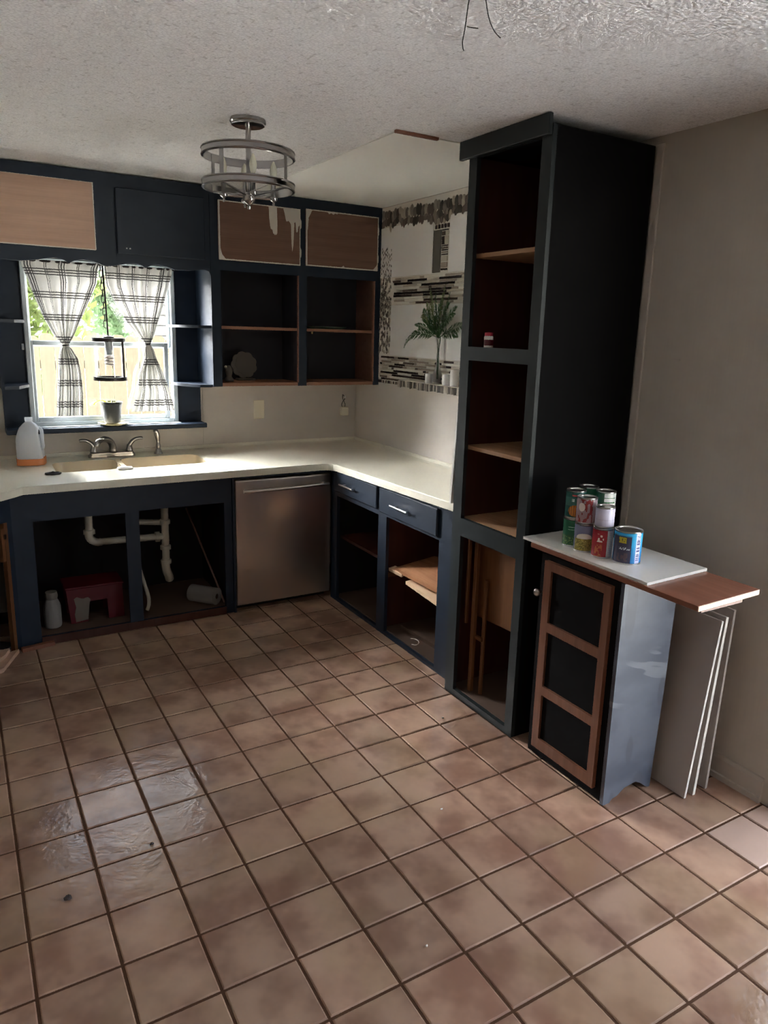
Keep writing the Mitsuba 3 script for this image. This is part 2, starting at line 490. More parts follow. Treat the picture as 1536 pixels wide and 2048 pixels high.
# outside the patio opening and under the window
struct('ground', [box(-40, 60, -40, 60, -0.32, -0.22)], 'm_ground', 'pale sunlit ground outside')
struct('patio', [box(XW + 0.15, XW + 6, -7, 2.5, -0.22, -0.06)], 'm_patio', 'pale concrete patio outside')
fe = thing('fence', 'pale wooden privacy fence seen through the kitchen window', 'fence')
for k in range(52):
    x = -2.6 + k * 0.147
    h = 1.56 + rng.uniform(-0.015, 0.015)
    part(fe, 'plank', prism(sg.Polygon([(x, -.22), (x + .14, -.22), (x + .14, h - .03), (x + .11, h), (x + .03, h), (x, h - .03)]), 0.02, 'y', 6.4 + rng.uniform(-.004, .004)), 'm_fence', smooth=False)
part(fe, 'rail', box(-2.6, 5.1, 6.43, 6.47, 0.2, 0.29), 'm_fence')
part(fe, 'rail', box(-2.6, 5.1, 6.43, 6.47, 1.2, 1.29), 'm_fence')


def tree(x, y, h, r, n, m, label):
    t = thing('tree', label, 'tree')
    part(t, 'trunk', tube(spline([(x, y, -0.25), (x + .1, y, h * .35), (x - .05, y + .1, h * .75)], 8), np.linspace(.14, .05, 8), 8), 'm_bark')
    c = rng.normal(size=(n, 3)); c /= np.linalg.norm(c, axis=1, keepdims=True)
    c *= (rng.uniform(0.2, 1, n) ** 0.5)[:, None]
    c = c * np.array([r, r, h * 0.36]) + np.array([x, y, h * 0.62])
    c += 0.25 * np.sin(c * 4.3)
    V, F = [], []
    for k in range(n):
        a = rng.normal(size=3); a /= np.linalg.norm(a)
        b = np.cross(a, rng.normal(size=3)); b /= np.linalg.norm(b)
        s = rng.uniform(.06, .12)
        q = len(V)
        V += [c[k] - a * s, c[k] + b * s * .5, c[k] + a * s, c[k] - b * s * .5]
        F += [(q, q + 1, q + 2), (q, q + 2, q + 3)]
    part(t, 'crown', trimesh.Trimesh(np.array(V), np.array(F), process=False), m, smooth=False)


tree(1.05, 8.4, 3.5, 0.62, 2200, 'm_leaf_b', 'yellow green tree behind the fence at the left of the window')
tree(2.15, 10.2, 3.7, 0.80, 2600, 'm_leaf_a', 'green leafy tree behind the fence in the middle of the window')
tree(0.75, 12.6, 4.6, 1.0, 2600, 'm_leaf_c', 'blue green tree standing furthest back behind the fence')
ho = thing('neighbour_house', 'pale sided neighbouring house at the right of the window view', 'house')
part(ho, 'wall', box(3.5, 8.5, 13.0, 16.0, -0.25, 3.0), 'm_siding')
for k in range(14):
    part(ho, 'siding_board', rotm(box(3.48, 8.5, 12.965, 12.985, 0.3 + k * .2, .485 + k * .2), 4, [1, 0, 0], (7, 12.97, .4 + k * .2)), 'm_siding', smooth=False)
part(ho, 'roof', prism([(12.5, 3.0), (14.5, 4.2), (16.5, 3.0), (16.5, 2.92), (14.5, 4.1), (12.5, 2.92)], 5.6, 'x', 3.2), 'm_roof', smooth=False)

# ---------------------------------------------------------------- cabinet over the window (scalloped valance)
YF = 1.96                                    # face of the upper cabinets
val = [(0.10, 1.985), (0.20, 2.0), (0.299, 1.995), (0.336, 2.000), (0.385, 2.006), (0.427, 2.017), (0.469, 2.023), (0.507, 2.017), (0.529, 2.004), (0.536, 1.999), (0.543, 2.004), (0.567, 2.016), (0.606, 2.023),
       (0.659, 2.017), (0.711, 1.998), (0.745, 1.999), (0.778, 2.005), (0.825, 2.016), (0.871, 2.022), (0.904, 2.016), (0.924, 2.005), (0.931, 2.002), (0.938, 2.006), (0.966, 2.020), (0.999, 2.024),
       (1.043, 2.016), (1.091, 2.002), (1.186, 2.004), (1.240, 2.013), (1.268, 2.014), (1.283, 2.008), (1.294, 1.985)]
oc = thing('over_window_cabinet', 'dark navy wall cabinet over the window with a scalloped valance edge', 'cabinet')
part(oc, 'carcass', [box(-0.62, 1.294, 1.982, YW, 2.455, 2.474), box(-0.62, 1.294, 1.982, 2.27, 2.045, 2.06), box(-0.62, 1.294, 2.272, YW - .001, 2.06, 2.455), box(-0.62, -0.602, 1.982, 2.27, 2.06, 2.455)], 'm_navy')
face = sg.Polygon([(-0.62, 1.985)] + val + [(1.294, 2.474), (-0.62, 2.474)])
part(oc, 'face_frame', prism(face, 0.02, 'y', YF), 'm_navy', smooth=25)
part(oc, 'door', prism(rect(-0.28, 0.674, 2.078, 2.412), 0.010, 'y', YF - 0.010), 'm_wood_raw', label='bare unpainted wood door panel')
part(oc, 'door_edge', [box(0.670, 0.6745, YF - .0115, YF, 2.076, 2.414), box(-.28, .67, YF - .0115, YF, 2.074, 2.0785), box(-.28, .67, YF - .0115, YF, 2.4115, 2.4135)], 'm_remnant', label='pale paint line around the bare panel')
d = part(oc, 'door', [box(0.782, 1.262, YF - 0.016, YF - 0.001, 2.066, 2.405, 0.004)], 'm_navy', label='navy painted flush door')
part(d, 'screw', [cyl(0, 0, 0, 0.004, 0.004, 10).apply_transform(trimesh.transformations.rotation_matrix(math.pi / 2, [1, 0, 0])).apply_translation([x, YF - 0.0165, 2.096]) for x in (0.829, 0.847)], 'm_tin')

# shelves either side of the window
for nm, xs0, xs1, lab in (('corner_shelf_unit', 1.162, 1.294, 'small navy open shelf unit right of the window beside the wall cabinet'),
                          ('corner_shelf_unit', 0.186, 0.316, 'small navy open shelf unit left of the window')):
    s = thing(nm, lab, 'shelf unit')
    part(s, 'back_board', box(xs0 - (0 if xs0 > 1 else 0.0), xs1 + (0.012 if xs0 > 1 else 0), 2.276, YW - .0005, 1.1005, 2.04), 'm_navy')
    for z in (1.692, 1.345):
        a, b = (xs0 - 0.05, xs1) if xs0 > 1 else (xs0, xs1 + 0.0)
        pl = sg.Polygon([(a, 2.250), (a, 2.235)] + ([(a + .03, 2.10), (a + .075, 2.02), (a + .11, 1.985), (b, 1.975)] if xs0 > 1 else [(a, 1.98), (a + .07, 2.0), (b, 2.14)]) + [(b, 2.275), (xs0 if xs0 > 1 else a, 2.275), (xs0 if xs0 > 1 else a, 2.250)])
        part(s, 'shelf', prism(pl, 0.016, 'z', z - 0.008), 'm_navy')
    if xs0 < 1:
        part(s, 'side_panel', box(xs0 - 0.016, xs0, 1.985, 2.275, 1.337, 2.04), 'm_navy')

# ---------------------------------------------------------------- right wall cabinet
UX0, UX1, UZ0, UZ1 = 1.296, XW - 0.001, 1.342, 2.474
uc = thing('wall_cabinet', 'open dark navy wall cabinet with two bare wood doors above two empty bays', 'cabinet')
part(uc, 'side_panel', box(UX0, UX0 + 0.016, 1.982, YW - .001, UZ0, UZ1), 'm_navy', label='navy end panel lit by the window')
part(uc, 'side_panel', box(UX1 - 0.016, UX1, 1.982, YW - .001, UZ0, UZ1), 'm_wood_stained')
part(uc, 'back_panel', box(UX0 + .016, UX1 - .016, YW - 0.012, YW - .001, UZ0, UZ1), 'm_bay_inside')
part(uc, 'top_panel', box(UX0 + .016, UX1 - .016, 1.982, YW - .012, UZ1 - .016, UZ1), 'm_navy')
part(uc, 'divider', box(1.868, 1.884, 1.982, YW - .012, UZ0 + .022, 2.06), 'm_bay_inside')
part(uc, 'middle_panel', box(UX0 + .016, UX1 - .016, 1.982, YW - .012, 2.052, 2.066), 'm_navy')
part(uc, 'bottom_panel', box(UX0 + .016, UX1 - .016, 1.966, YW - .012, UZ0 + .001, UZ0 + .021), 'm_wood_edge', label='bare reddish bottom board')
ff = rect(UX0, UX1, UZ0, UZ1)
for r in (rect(1.352, 1.846, UZ0 - .1, 2.018), rect(1.903, 2.392, UZ0 - .1, 2.018), rect(1.345, 1.85, 2.082, 2.398), rect(1.892, 2.40, 2.082, 2.398)):
    ff = ff.difference(r)
part(uc, 'face_frame', prism(ff, 0.02, 'y', YF), 'm_navy', smooth=25)
part(uc, 'frame_edge', [box(1.846, 1.8495, YF - .0008, YF + .021, UZ0 + .021, 2.018), box(2.386, 2.392, YF - .0008, YF + .021, UZ0 + .021, 2.018)], 'm_wood_edge', label='bare wood edge of the frame')
for x0, x1, z in ((1.352, 1.868, 1.692), (1.884, 2.42, 1.692)):
    sh = part(uc, 'shelf', box(x0, x1, 1.986, YW - .012, z - .009, z + .009), 'm_wood_edge', label='bare wood shelf')
rm = lambda a: sg.Polygon(a)
doors = [(1.341, 1.852, 2.076, 2.404), (1.889, 2.398, 2.080, 2.412)]
for k, (x0, x1, z0, z1) in enumerate(doors):
    d = part(uc, 'door', box(x0, x1, YF - 0.016, YF - 0.001, z0, z1, 0.003), 'm_wood_stained', label=('stripped brown wood door with streaks of white paint at its top right' if k == 0 else 'stripped brown wood door with a thin white paint border'))
    w = 0.010
    y0 = YF - 0.0172
    e = [rect(x0, x1, z0, z0 + .007), rect(x0, x0 + w, z0, z1), rect(x1 - .005, x1, z0, z1), rect(x0, x1, z1 - .006, z1)]
    if k == 0:
        e += [sg.Polygon([(x0, z0), (x0 + .045, z0), (x0 + .02, z0 + .03), (x0 + .008, z0 + .07)]),
              sg.Polygon([(1.648, z1), (1.700, z1), (1.703, 2.30), (1.701, 2.252), (1.694, 2.24), (1.690, 2.25), (1.686, 2.238), (1.681, 2.252), (1.676, 2.246), (1.672, 2.27), (1.660, 2.275), (1.652, 2.33)]),
              sg.Polygon([(1.738, z1), (x1, z1), (x1, 2.32), (1.838, 2.30), (1.832, 2.268), (1.826, 2.27), (1.820, 2.325), (1.812, 2.322), (1.806, 2.19), (1.799, 2.155), (1.794, 2.20), (1.790, 2.312), (1.776, 2.330), (1.760, 2.325), (1.750, 2.37)])]
    else:
        e += [sg.Polygon([(x0, z1), (x0 + .045, z1), (x0 + .018, z1 - .05), (x0 + .012, z1 - .12), (x0, z1 - .14)]), sg.Polygon([(x1, z0), (x1 - .04, z0), (x1 - .012, z0 + .03), (x1, z0 + .05)]),
              sg.Polygon([(2.03, z1), (2.11, z1), (2.10, z1 - .012), (2.085, z1 - .008), (2.075, z1 - .018), (2.06, z1 - .008), (2.045, z1 - .016)]),
              sg.Polygon([(2.13, z0), (2.16, z0), (2.15, z0 + .018), (2.14, z0 + .010)])]
    part(d, 'paint_remnant', prism(unary_union(e), 0.0014, 'y', y0), 'm_remnant', smooth=False, label='left over white paint')
    hx = x1 + 0.001
    for hz in (z1 - 0.085, z0 + .075):
        part(d, 'hinge_mark', prism(sg.Polygon([(hx, hz - .028), (hx + .012, hz - .022), (hx + .013, hz + .02), (hx + .006, hz + .032), (hx, hz + .03)]), 0.0012, 'y', YF - 0.0012), 'm_remnant', smooth=False)

# things in the wall cabinet
def scallop(n, r, a):
    t = np.linspace(0, 2 * math.pi, 120, endpoint=False)
    return sg.Polygon(np.c_[(r + a * np.abs(np.sin(n * t / 2))) * np.cos(t), (r + a * np.abs(np.sin(n * t / 2))) * np.sin(t)])
pl = thing('decorative_plate', 'dull beige scalloped decorative plate leaning in the left bay of the wall cabinet', 'plate')
m1 = prism(scallop(9, 0.078, 0.009), 0.012, 'y', 0).apply_translation([1.575, 2.19, 1.462])
m2 = prism(scallop(9, 0.056, 0.008), 0.004, 'y', -0.004).apply_translation([1.575, 2.19, 1.462])
for mm, nm in ((m1, 'rim'), (m2, 'centre')):
    rotm(mm, -9, [1, 0, 0], (1.575, 2.19, 1.365)); part(pl, nm, mm, 'm_ceramic')
part(pl, 'foot', box(1.52, 1.64, 2.17, 2.23, 1.3635, 1.376, .004), 'm_ceramic')
fg = thing('figurine', 'small brownish figurine beside the scalloped plate', 'figurine')
part(fg, 'body', lathe([(0, 0), (.028, 0), (.03, .012), (.016, .03), (.02, .05), (.024, .07), (.014, .09), (.010, .098), (0, .1)], 1.435, 2.09, 1.3635, 20), 'm_ceramic', smooth=True)
part(fg, 'knob', trimesh.creation.icosphere(2, 0.009).apply_translation([1.405, 2.06, 1.455]), 'm_bulb_white', smooth=True)
part(fg, 'arm', tube(spline([(1.425, 2.085, 1.42), (1.412, 2.07, 1.435), (1.405, 2.062, 1.452)], 8), .005, 8), 'm_ceramic', smooth=True)
single('glass_tray', lathe([(0, 0), (.10, 0), (.135, .012), (.138, .016), (.10, .006), (0, .006)], 2.12, 2.135, 1.7012, 40), 'm_greenglass', 'flat pale green glass tray on the right bay shelf', 'tray', smooth=40)
single('shelf_pin', lathe([(0, 0), (.006, 0), (.006, .012), (0, .014)], 1.955, 1.992, 1.668, 12), 'm_brass', 'tiny brass shelf pin under the right bay shelf', 'pin')

# ---------------------------------------------------------------- outlet and loose socket box
o = thing('wall_outlet', 'almond double outlet plate on the tan backsplash', 'outlet')
part(o, 'plate', box(1.664, 1.737, YW - 0.010, YW - .0043, 1.100, 1.224, 0.004), 'm_almond')
for z in (1.188, 1.136):
    r = part(o, 'receptacle', lathe([(0, 0), (.016, 0), (.016, .003), (0, .003)], 0, 0, 0, 20).apply_transform(trimesh.transformations.rotation_matrix(math.pi / 2, [1, 0, 0])).apply_translation([1.7005, YW - .006, z]), 'm_white')
    part(r, 'slot', [box(1.693, 1.695, YW - .0098, YW - .0085, z - .004, z + .006), box(1.706, 1.708, YW - .0098, YW - .0085, z - .004, z + .005), box(1.699, 1.702, YW - .0098, YW - .0085, z - .011, z - .008)], 'm_black')
part(o, 'screw', cyl(0, 0, 0, .002, .003, 8).apply_transform(trimesh.transformations.rotation_matrix(math.pi / 2, [1, 0, 0])).apply_translation([1.7005, YW - .006, 1.162]), 'm_tin')
o = thing('junction_box', 'small almond box hanging from bare wires near the corner', 'box')
part(o, 'box', box(2.305, 2.362, YW - 0.038, YW - .0043, 1.104, 1.166, 0.004), 'm_almond')
for dx, b in ((-.012, .02), (.006, -.016)):
    part(o, 'wire', tube(spline([(2.332 + dx, YW - .018, 1.164), (2.330 + dx, YW - .02, 1.195), (2.335 + dx + b, YW - .012, 1.225), (2.333 + dx + b * .3, YW - .004, 1.25)], 14), .0022, 8), 'm_cord', smooth=True)
part(o, 'wire_nut', lathe([(0, 0), (.006, 0), (.005, .018), (0, .02)], 2.342, YW - .016, 1.225, 12), 'm_white', smooth=40)

# ---------------------------------------------------------------- counter
def zc(x, y):
    s = np.clip((y - 1.57) / 0.68, 0, 1)
    s = np.maximum(s, np.clip((x - 1.93) / 0.5, 0, 1) * np.clip((y - 0.2) / 1.3, 0, 1))
    t = np.clip((1.57 - y) / 1.3, 0, 1) * np.clip((x - 1.0) / 0.5, 0, 1)
    return 0.884 + 0.010 * np.clip(x / 1.9, 0, 1) + 0.024 * s + 0.028 * t * (1 - 0.6 * s)


def warp(m, size=0.12):
    v, f = trimesh.remesh.subdivide_to_size(m.vertices, m.faces, size, max_iter=12)
    m = trimesh.Trimesh(v, f, process=True)
    v = m.vertices.copy()
    v[:, 2] += zc(v[:, 0], v[:, 1])
    m.vertices = v
    return m


ct = thing('countertop', 'cream laminate L shaped countertop with an angled left corner', 'countertop')
top = sg.Polygon([(XW - .001, YW - .001), (XW - .001, 0.285), (1.912, 0.285), (1.912, 1.545), (1.905, 1.567), (1.886, 1.588), (1.862, 1.598), (0.205, 1.598), (-0.06, 1.333), (-0.06, 0.7), (-0.66, 0.7), (-0.66, YW - .001)])
def rr(x0, x1, y0, y1, r):
    return rect(x0 + r, x1 - r, y0 + r, y1 - r).buffer(r, quad_segs=6)
bowls = [rr(0.395, 0.735, 1.865, 2.145, 0.06), rr(0.765, 1.225, 1.865, 2.145, 0.06)]
cut = unary_union([bowls[0], bowls[1]])
part(ct, 'top', warp(trimesh.util.concatenate([prism(top.difference(cut), 0.036, 'z', -0.040), prism(top.buffer(-0.004, join_style=1).difference(cut.buffer(.003)), 0.004, 'z', -0.004)])), 'm_counter', smooth=20)
cove = sg.Polygon([(0, 0), (-.045, 0), (-.03, .003), (-.017, .010), (-.012, .022), (-.011, .028), (0, .028)])
lip = prism(cove, XW + .66, 'x', -0.66); lip.apply_translation([0, YW - .0008, 0])
part(ct, 'back_lip', warp(lip), 'm_counter', smooth=40)
lip = prism(sg.Polygon([(a, b) for a, b in cove.exterior.coords[:-1]]), YW - 0.285, 'y', 0.285); lip.apply_translation([XW - .0008, 0, 0])
part(ct, 'back_lip', warp(lip), 'm_counter', smooth=40)
sk = thing('sink', 'bisque double bowl kitchen sink set in the counter under the window', 'sink')
for bw in bowls:
    rings, steps = [], [(0.0005, -0.002), (-0.002, -0.012), (-0.012, -0.11), (-0.028, -0.150), (-0.055, -0.164)]
    V, F, n = [], [], 0
    for off, z in steps:
        rg = np.array(bw.buffer(off).simplify(0).exterior.coords)[:-1]
        t = np.linspace(0, 1, 64, endpoint=False)
        ln = sg.LinearRing(np.array(bw.buffer(off).exterior.coords))
        c = np.array(bw.centroid.coords[0])
        ang = np.linspace(0, 2 * math.pi, 64, endpoint=False)
        pts = []
        for a in ang:
            ray = sg.LineString([c, c + 2 * np.array([math.cos(a), math.sin(a)])])
            ip = ray.intersection(ln)
            ip = list(ip.geoms)[0] if hasattr(ip, 'geoms') else ip
            pts.append((ip.x, ip.y))
        pts = np.array(pts)
        V.append(np.c_[pts, z + zc(pts[:, 0], pts[:, 1])])
    nl = len(steps)
    V = np.concatenate(V)
    for l in range(nl - 1):
        for k in range(64):
            a, b = l * 64 + k, l * 64 + (k + 1) % 64
            F += [(a, a + 64, b + 64), (a, b + 64, b)]
    V = np.vstack([V, [c[0], c[1], V[-1, 2] - .003]])
    F += [((nl - 1) * 64 + k, len(V) - 1, (nl - 1) * 64 + (k + 1) % 64) for k in range(64)]
    part(sk, 'bowl', trimesh.Trimesh(V, np.array(F), process=False), 'm_sink', smooth=True)
    part(sk, 'drain', lathe([(0, .004), (.02, .004), (.032, .006), (.036, .003)], c[0], c[1], V[-1, 2], 24), 'm_chrome', smooth=True)
part(sk, 'divider', warp(prism(rr(0.737, 0.763, 1.87, 2.14, .012), 0.003, 'z', -0.001)), 'm_sink')
st = thing('drain_strainer', 'small black drain strainer on the front rim of the sink', 'strainer')
part(st, 'ring', trimesh.creation.torus(0.026, 0.006, major_sections=24, minor_sections=10).apply_transform(np.diag([1.3, .8, 1, 1])).apply_translation([0.372, 1.835, zc(0.372, 1.835) + .006]), 'm_black', smooth=True)
part(st, 'knob', trimesh.creation.icosphere(2, .009).apply_translation([0.372, 1.835, zc(.372, 1.835) + .01]), 'm_black', smooth=True)
single('soap_bar', [box(0.70, 0.785, 1.82, 1.858, float(zc(.74, 1.84)) + .0003, float(zc(.74, 1.84)) + .014, .006)], 'm_white', 'white sliver of soap on the sink front rim', 'soap')

# ---------------------------------------------------------------- faucet, sprayer, jug
fz, fyy = float(zc(0.74, 2.215)), 2.212
fa = thing('faucet', 'chrome two handle kitchen faucet with a low curved spout', 'faucet')
def pol(pts, r=0.005, s=8): return sg.Polygon(pts)
base = trimesh.util.concatenate([prism(rr(0.606, 0.874, fyy - .026, fyy + .026, .024), 0.016, 'z', fz + .0003), prism(rr(0.614, 0.866, fyy - .020, fyy + .020, .019), 0.010, 'z', fz + .016)])
part(fa, 'base_plate', base, 'm_chrome', smooth=30)
for x, s in ((0.638, -1), (0.842, 1)):
    hd = part(fa, 'handle_hub', lathe([(0, 0), (.020, 0), (.021, .012), (.016, .03), (.013, .045), (0, .05)], x, fyy, fz + .026, 20), 'm_chrome', smooth=True)
    part(hd, 'lever', tube(spline([(x, fyy, fz + .055), (x + s * .012, fyy - .004, fz + .083), (x + s * .040, fyy - .010, fz + .104), (x + s * .078, fyy - .016, fz + .106)], 14), np.linspace(.0135, .008, 14), 12), 'm_chrome', smooth=True)
part(fa, 'spout', tube(spline([(0.745, fyy, fz + .02), (0.745, fyy - .004, fz + .06), (0.727, fyy - .03, fz + .098), (0.692, fyy - .075, fz + .118), (0.660, fyy - .115, fz + .118), (0.638, fyy - .138, fz + .105), (0.634, fyy - .142, fz + .085)], 26), np.r_[np.linspace(.021, .016, 20), np.linspace(.016, .015, 6)], 14), 'm_chrome', smooth=True)
part(fa, 'spout_base', lathe([(0, 0), (.024, 0), (.022, .02), (.019, .038), (0, .04)], 0.748, fyy, fz + .024, 20), 'm_chrome', smooth=True)
sp = thing('side_sprayer', 'chrome side sprayer standing right of the faucet', 'sprayer')
sz = float(zc(1.02, 2.22))
part(sp, 'collar', lathe([(0, 0), (.026, 0), (.025, .008), (.018, .016), (.015, .03), (0, .03)], 1.015, 2.215, sz + .0003, 20), 'm_chrome', smooth=30)
part(sp, 'wand', tube(spline([(1.015, 2.215, sz + .03), (1.015, 2.214, sz + .05), (1.014, 2.213, sz + .08), (1.011, 2.211, sz + .11), (1.005, 2.206, sz + .135), (.993, 2.198, sz + .150)], 18), [.012, .013, .015, .015, .013, .011, .0105, .0115, .013, .0145, .0155, .016, .016, .0155, .015, .0145, .0135, .011], 14), 'm_chrome', smooth=True)

jz = float(zc(.30, 2.16)) + .0005
jg = thing('plastic_jug', 'translucent white plastic jug with a little orange liquid at the base', 'jug')
jp = [(0.066, .0), (.070, .01), (.070, .135), (.066, .16), (.062, .175), (.050, .205), (.032, .226), (.020, .236), (.018, .242), (.020, .246), (.020, .262)]
ang = np.linspace(0, 2 * math.pi, 40, endpoint=False)
V, F = [], []
for r, z in jp:
    k = min(1.0, r / .07)
    e = 2 + 2.2 * k
    rad = r / (np.abs(np.cos(ang)) ** e + np.abs(np.sin(ang)) ** e) ** (1 / e)
    V.append(np.c_[rad * np.cos(ang), rad * np.sin(ang), np.full(40, z)])
V = np.concatenate(V)
for l in range(len(jp) - 1):
    for k in range(40):
        a, b = l * 40 + k, l * 40 + (k + 1) % 40
        F += [(a, b, b + 40), (a, b + 40, a + 40)]
V = np.vstack([V, [0, 0, 0]]); F += [(len(V) - 1, (k + 1) % 40, k) for k in range(40)]
# dent the handle side
V2 = V.copy()
msk = (V2[:, 0] > 0.02) & (V2[:, 2] > .085) & (V2[:, 2] < .205)
V2[msk, 0] -= 0.042 * np.sin((V2[msk, 2] - .085) / .12 * math.pi) * np.clip(1 - np.abs(V2[msk, 1]) / .07, 0, 1) * np.clip((V2[msk, 0] - .02) / .05, 0, 1)
jm = trimesh.Trimesh(V2, np.array(F), process=False)
Rz = trimesh.transformations.rotation_matrix(math.radians(-12), [0, 0, 1])
jm.apply_transform(Rz); jm.apply_translation([.298, 2.15, jz]); part(jg, 'body', jm, 'm_jug', smooth=True)
hm = tube(spline([(.040, 0, .205), (.056, 0, .198), (.062, 0, .17), (.062, 0, .12), (.060, 0, .09), (.050, 0, .082)], 20), .010, 12)
hm.apply_transform(Rz); hm.apply_translation([.298, 2.15, jz]); part(jg, 'handle', hm, 'm_jug', smooth=True)
lm = trimesh.Trimesh(np.vstack([np.c_[.0735 * np.cos(ang) / (np.abs(np.cos(ang)) ** 4 + np.abs(np.sin(ang)) ** 4) ** .25, .0735 * np.sin(ang) / (np.abs(np.cos(ang)) ** 4 + np.abs(np.sin(ang)) ** 4) ** .25, np.full(40, z)] for z in (0.0, .036)] + [[[0, 0, .036]]]),
                     [(k, (k + 1) % 40, 40 + (k + 1) % 40) for k in range(40)] + [(k, 40 + (k + 1) % 40, 40 + k) for k in range(40)] + [(40 + k, 40 + (k + 1) % 40, 80) for k in range(40)], process=False)
lm.apply_transform(Rz); lm.apply_translation([.298, 2.15, jz]); part(jg, 'liquid', lm, 'm_orange_liquid', smooth=30, label='orange liquid in the bottom of the jug')

# ---------------------------------------------------------------- sink base cabinet and diagonal corner cabinet
YS = 1.68
sb = thing('sink_cabinet', 'dark navy sink base cabinet with two open doorless bays', 'cabinet')
f = rect(0.147, 1.300, 0.0, 0.846)
for r in (rect(0.243, 0.700, 0.045, 0.684), rect(0.772, 1.255, 0.045, 0.69)):
    f = f.difference(r)
part(sb, 'face_frame', prism(f, 0.02, 'y', YS), 'm_navy', smooth=25)
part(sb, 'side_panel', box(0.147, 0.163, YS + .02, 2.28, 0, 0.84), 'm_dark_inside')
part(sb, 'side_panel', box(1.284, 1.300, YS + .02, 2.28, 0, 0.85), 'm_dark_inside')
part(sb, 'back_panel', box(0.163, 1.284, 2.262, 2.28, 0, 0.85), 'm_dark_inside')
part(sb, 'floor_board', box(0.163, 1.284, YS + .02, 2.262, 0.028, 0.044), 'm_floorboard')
part(sb, 'bottom_rail', box(0.243, 1.255, YS - .006, YS, 0.0, 0.045, .002), 'm_wood_inside', label='dark reddish bare bottom rail')
cc = thing('corner_cabinet', 'navy angled corner base cabinet with a raw wood opening edge at the left', 'cabinet')
def diag(a0, a1, d0, d1, z0, z1):
    """box along the 45 degree face from (0.147, 1.68) towards the camera's left; a along the face, d depth into the cabinet"""
    m = box(a0, a1, d0, d1, z0, z1)
    t = -math.radians(135)
    ux, uy = np.array([-math.sqrt(.5), -math.sqrt(.5)]), np.array([-math.sqrt(.5), math.sqrt(.5)])
    v = m.vertices.copy()
    p = np.array([0.147, 1.68]) + v[:, :1] * ux + v[:, 1:2] * uy
    return trimesh.Trimesh(np.c_[p, v[:, 2]], m.faces[:, ::-1], process=False)
part(cc, 'stile', diag(0.0, 0.035, 0, .02, 0, .842), 'm_navy')
part(cc, 'raw_edge', [diag(0.033, 0.055, -.002, .022, 0.0, .70), diag(0.055, 0.075, .0, .022, 0.50, .672)], 'm_wood_orange', label='raw wood edge of the opening')
part(cc, 'rail', diag(0.035, 0.28, 0, .02, .70, .842), 'm_navy')
part(cc, 'hinge', [diag(0.050, 0.064, -.008, -.002, .618, .642)], 'm_chrome')
part(cc, 'inner_panel', [diag(0.02, 0.28, .32, .335, 0, .842), diag(.02, .28, .02, .32, .02, .035)], 'm_dark_inside')
part(cc, 'body', [box(-.65, -.06, .72, 1.47, 0, .842), box(-.65, 0.0, 1.75, 2.28, 0, .842)], 'm_navy')
for pts, zz, lab in (([(0.128, 1.628), (0.06, 1.60), (0.0, 1.47), (-0.04, 1.36), (0.045, 1.42), (0.10, 1.56)], 0.0, 'raw wood board lying flat on the tiles below the corner cabinet'),
                     ([(0.085, 1.605), (0.03, 1.60), (-0.03, 1.50), (-0.05, 1.40), (0.01, 1.45), (0.06, 1.53)], 0.023, 'curved strip of raw wood on top of the flat board by the corner cabinet')):
    single('wood_offcut', prism(sg.Polygon(pts), 0.022, 'z', zz + .0015), 'm_wood_raw', lab, 'wood scrap')
single('wood_offcut', rotm(box(0.02, 0.16, 1.84, 1.87, .036, .05), 20, [0, 0, 1], (.1, 1.8, 0)).apply_translation([-.12, -.14, 0]), 'm_wood_raw', 'short raw wood stick inside the angled corner cabinet', 'wood scrap')
single('wood_offcut', rotm(box(-.06, .10, 1.635, 1.665, .0, .02).apply_translation([0.08, 0, .0005]), 9, [0, 0, 1], (.1, 1.65, 0)).apply_translation([.12, .0, 0]), 'm_wood_board', 'thin wood strip on the tiles at the foot of the sink cabinet post', 'wood scrap')

# things under the sink
pp = thing('drain_pipes', 'cream plastic drain pipes under the sink', 'pipes')
py = 1.95
part(pp, 'tailpiece', tube([(0.548, py, .74), (.548, py, .52)], .021, 16), 'm_pvc', smooth=40)
part(pp, 'elbow', tube(spline([(.548, py, .53), (.55, py, .49), (.575, py, .465), (.61, py, .462)], 14), .023, 16), 'm_pvc', smooth=40)
part(pp, 'cross_pipe', tube([(.60, py, .462), (.96, py, .452)], .020, 16), 'm_pvc', smooth=40)
part(pp, 'tailpiece', tube([(.975, py, .74), (.972, py, .27)], .022, 16), 'm_pvc', smooth=40)
part(pp, 'trap', tube(spline([(.972, py, .30), (.972, py, .24), (.985, py + .01, .20), (.995, py + .03, .17)], 12), .026, 16), 'm_pvc', smooth=40)
part(pp, 'branch_pipe', tube([(.83, py + .04, .545), (.97, py + .01, .535)], .017, 14), 'm_pvc', smooth=40)
for x, z in ((.548, .655), (.548, .515), (.974, .655), (.973, .53), (.972, .37), (.972, .28)):
    part(pp, 'slip_nut', lathe([(.021, 0), (.032, 0), (.032, .022), (.026, .028), (.021, .028)], x, py, z, 16), 'm_pvc', smooth=30)
part(pp, 'slip_nut', lathe([(.021, 0), (.031, 0), (.031, .024), (.021, .024)], 0, 0, 0, 16).apply_transform(trimesh.transformations.rotation_matrix(math.pi / 2, [0, 1, 0])).apply_translation([.915, py, .453]), 'm_pvc', smooth=30)
rs = thing('step_stool', 'small red plastic step stool under the sink with a torn white label', 'stool')
prof = sg.Polygon([(.385, .046), (.430, .046), (.445, .15), (.60, .15), (.615, .046), (.685, .046), (.668, .245), (.405, .245)])
prof = sg.Polygon([(.388, .2455), (.685, .2455), (.69, .046), (.605, .046), (.60, .165), (.505, .165), (.495, .046), (.405, .046)])
part(rs, 'front_side', prism(prof, .012, 'y', 1.80), 'm_plastic_red')
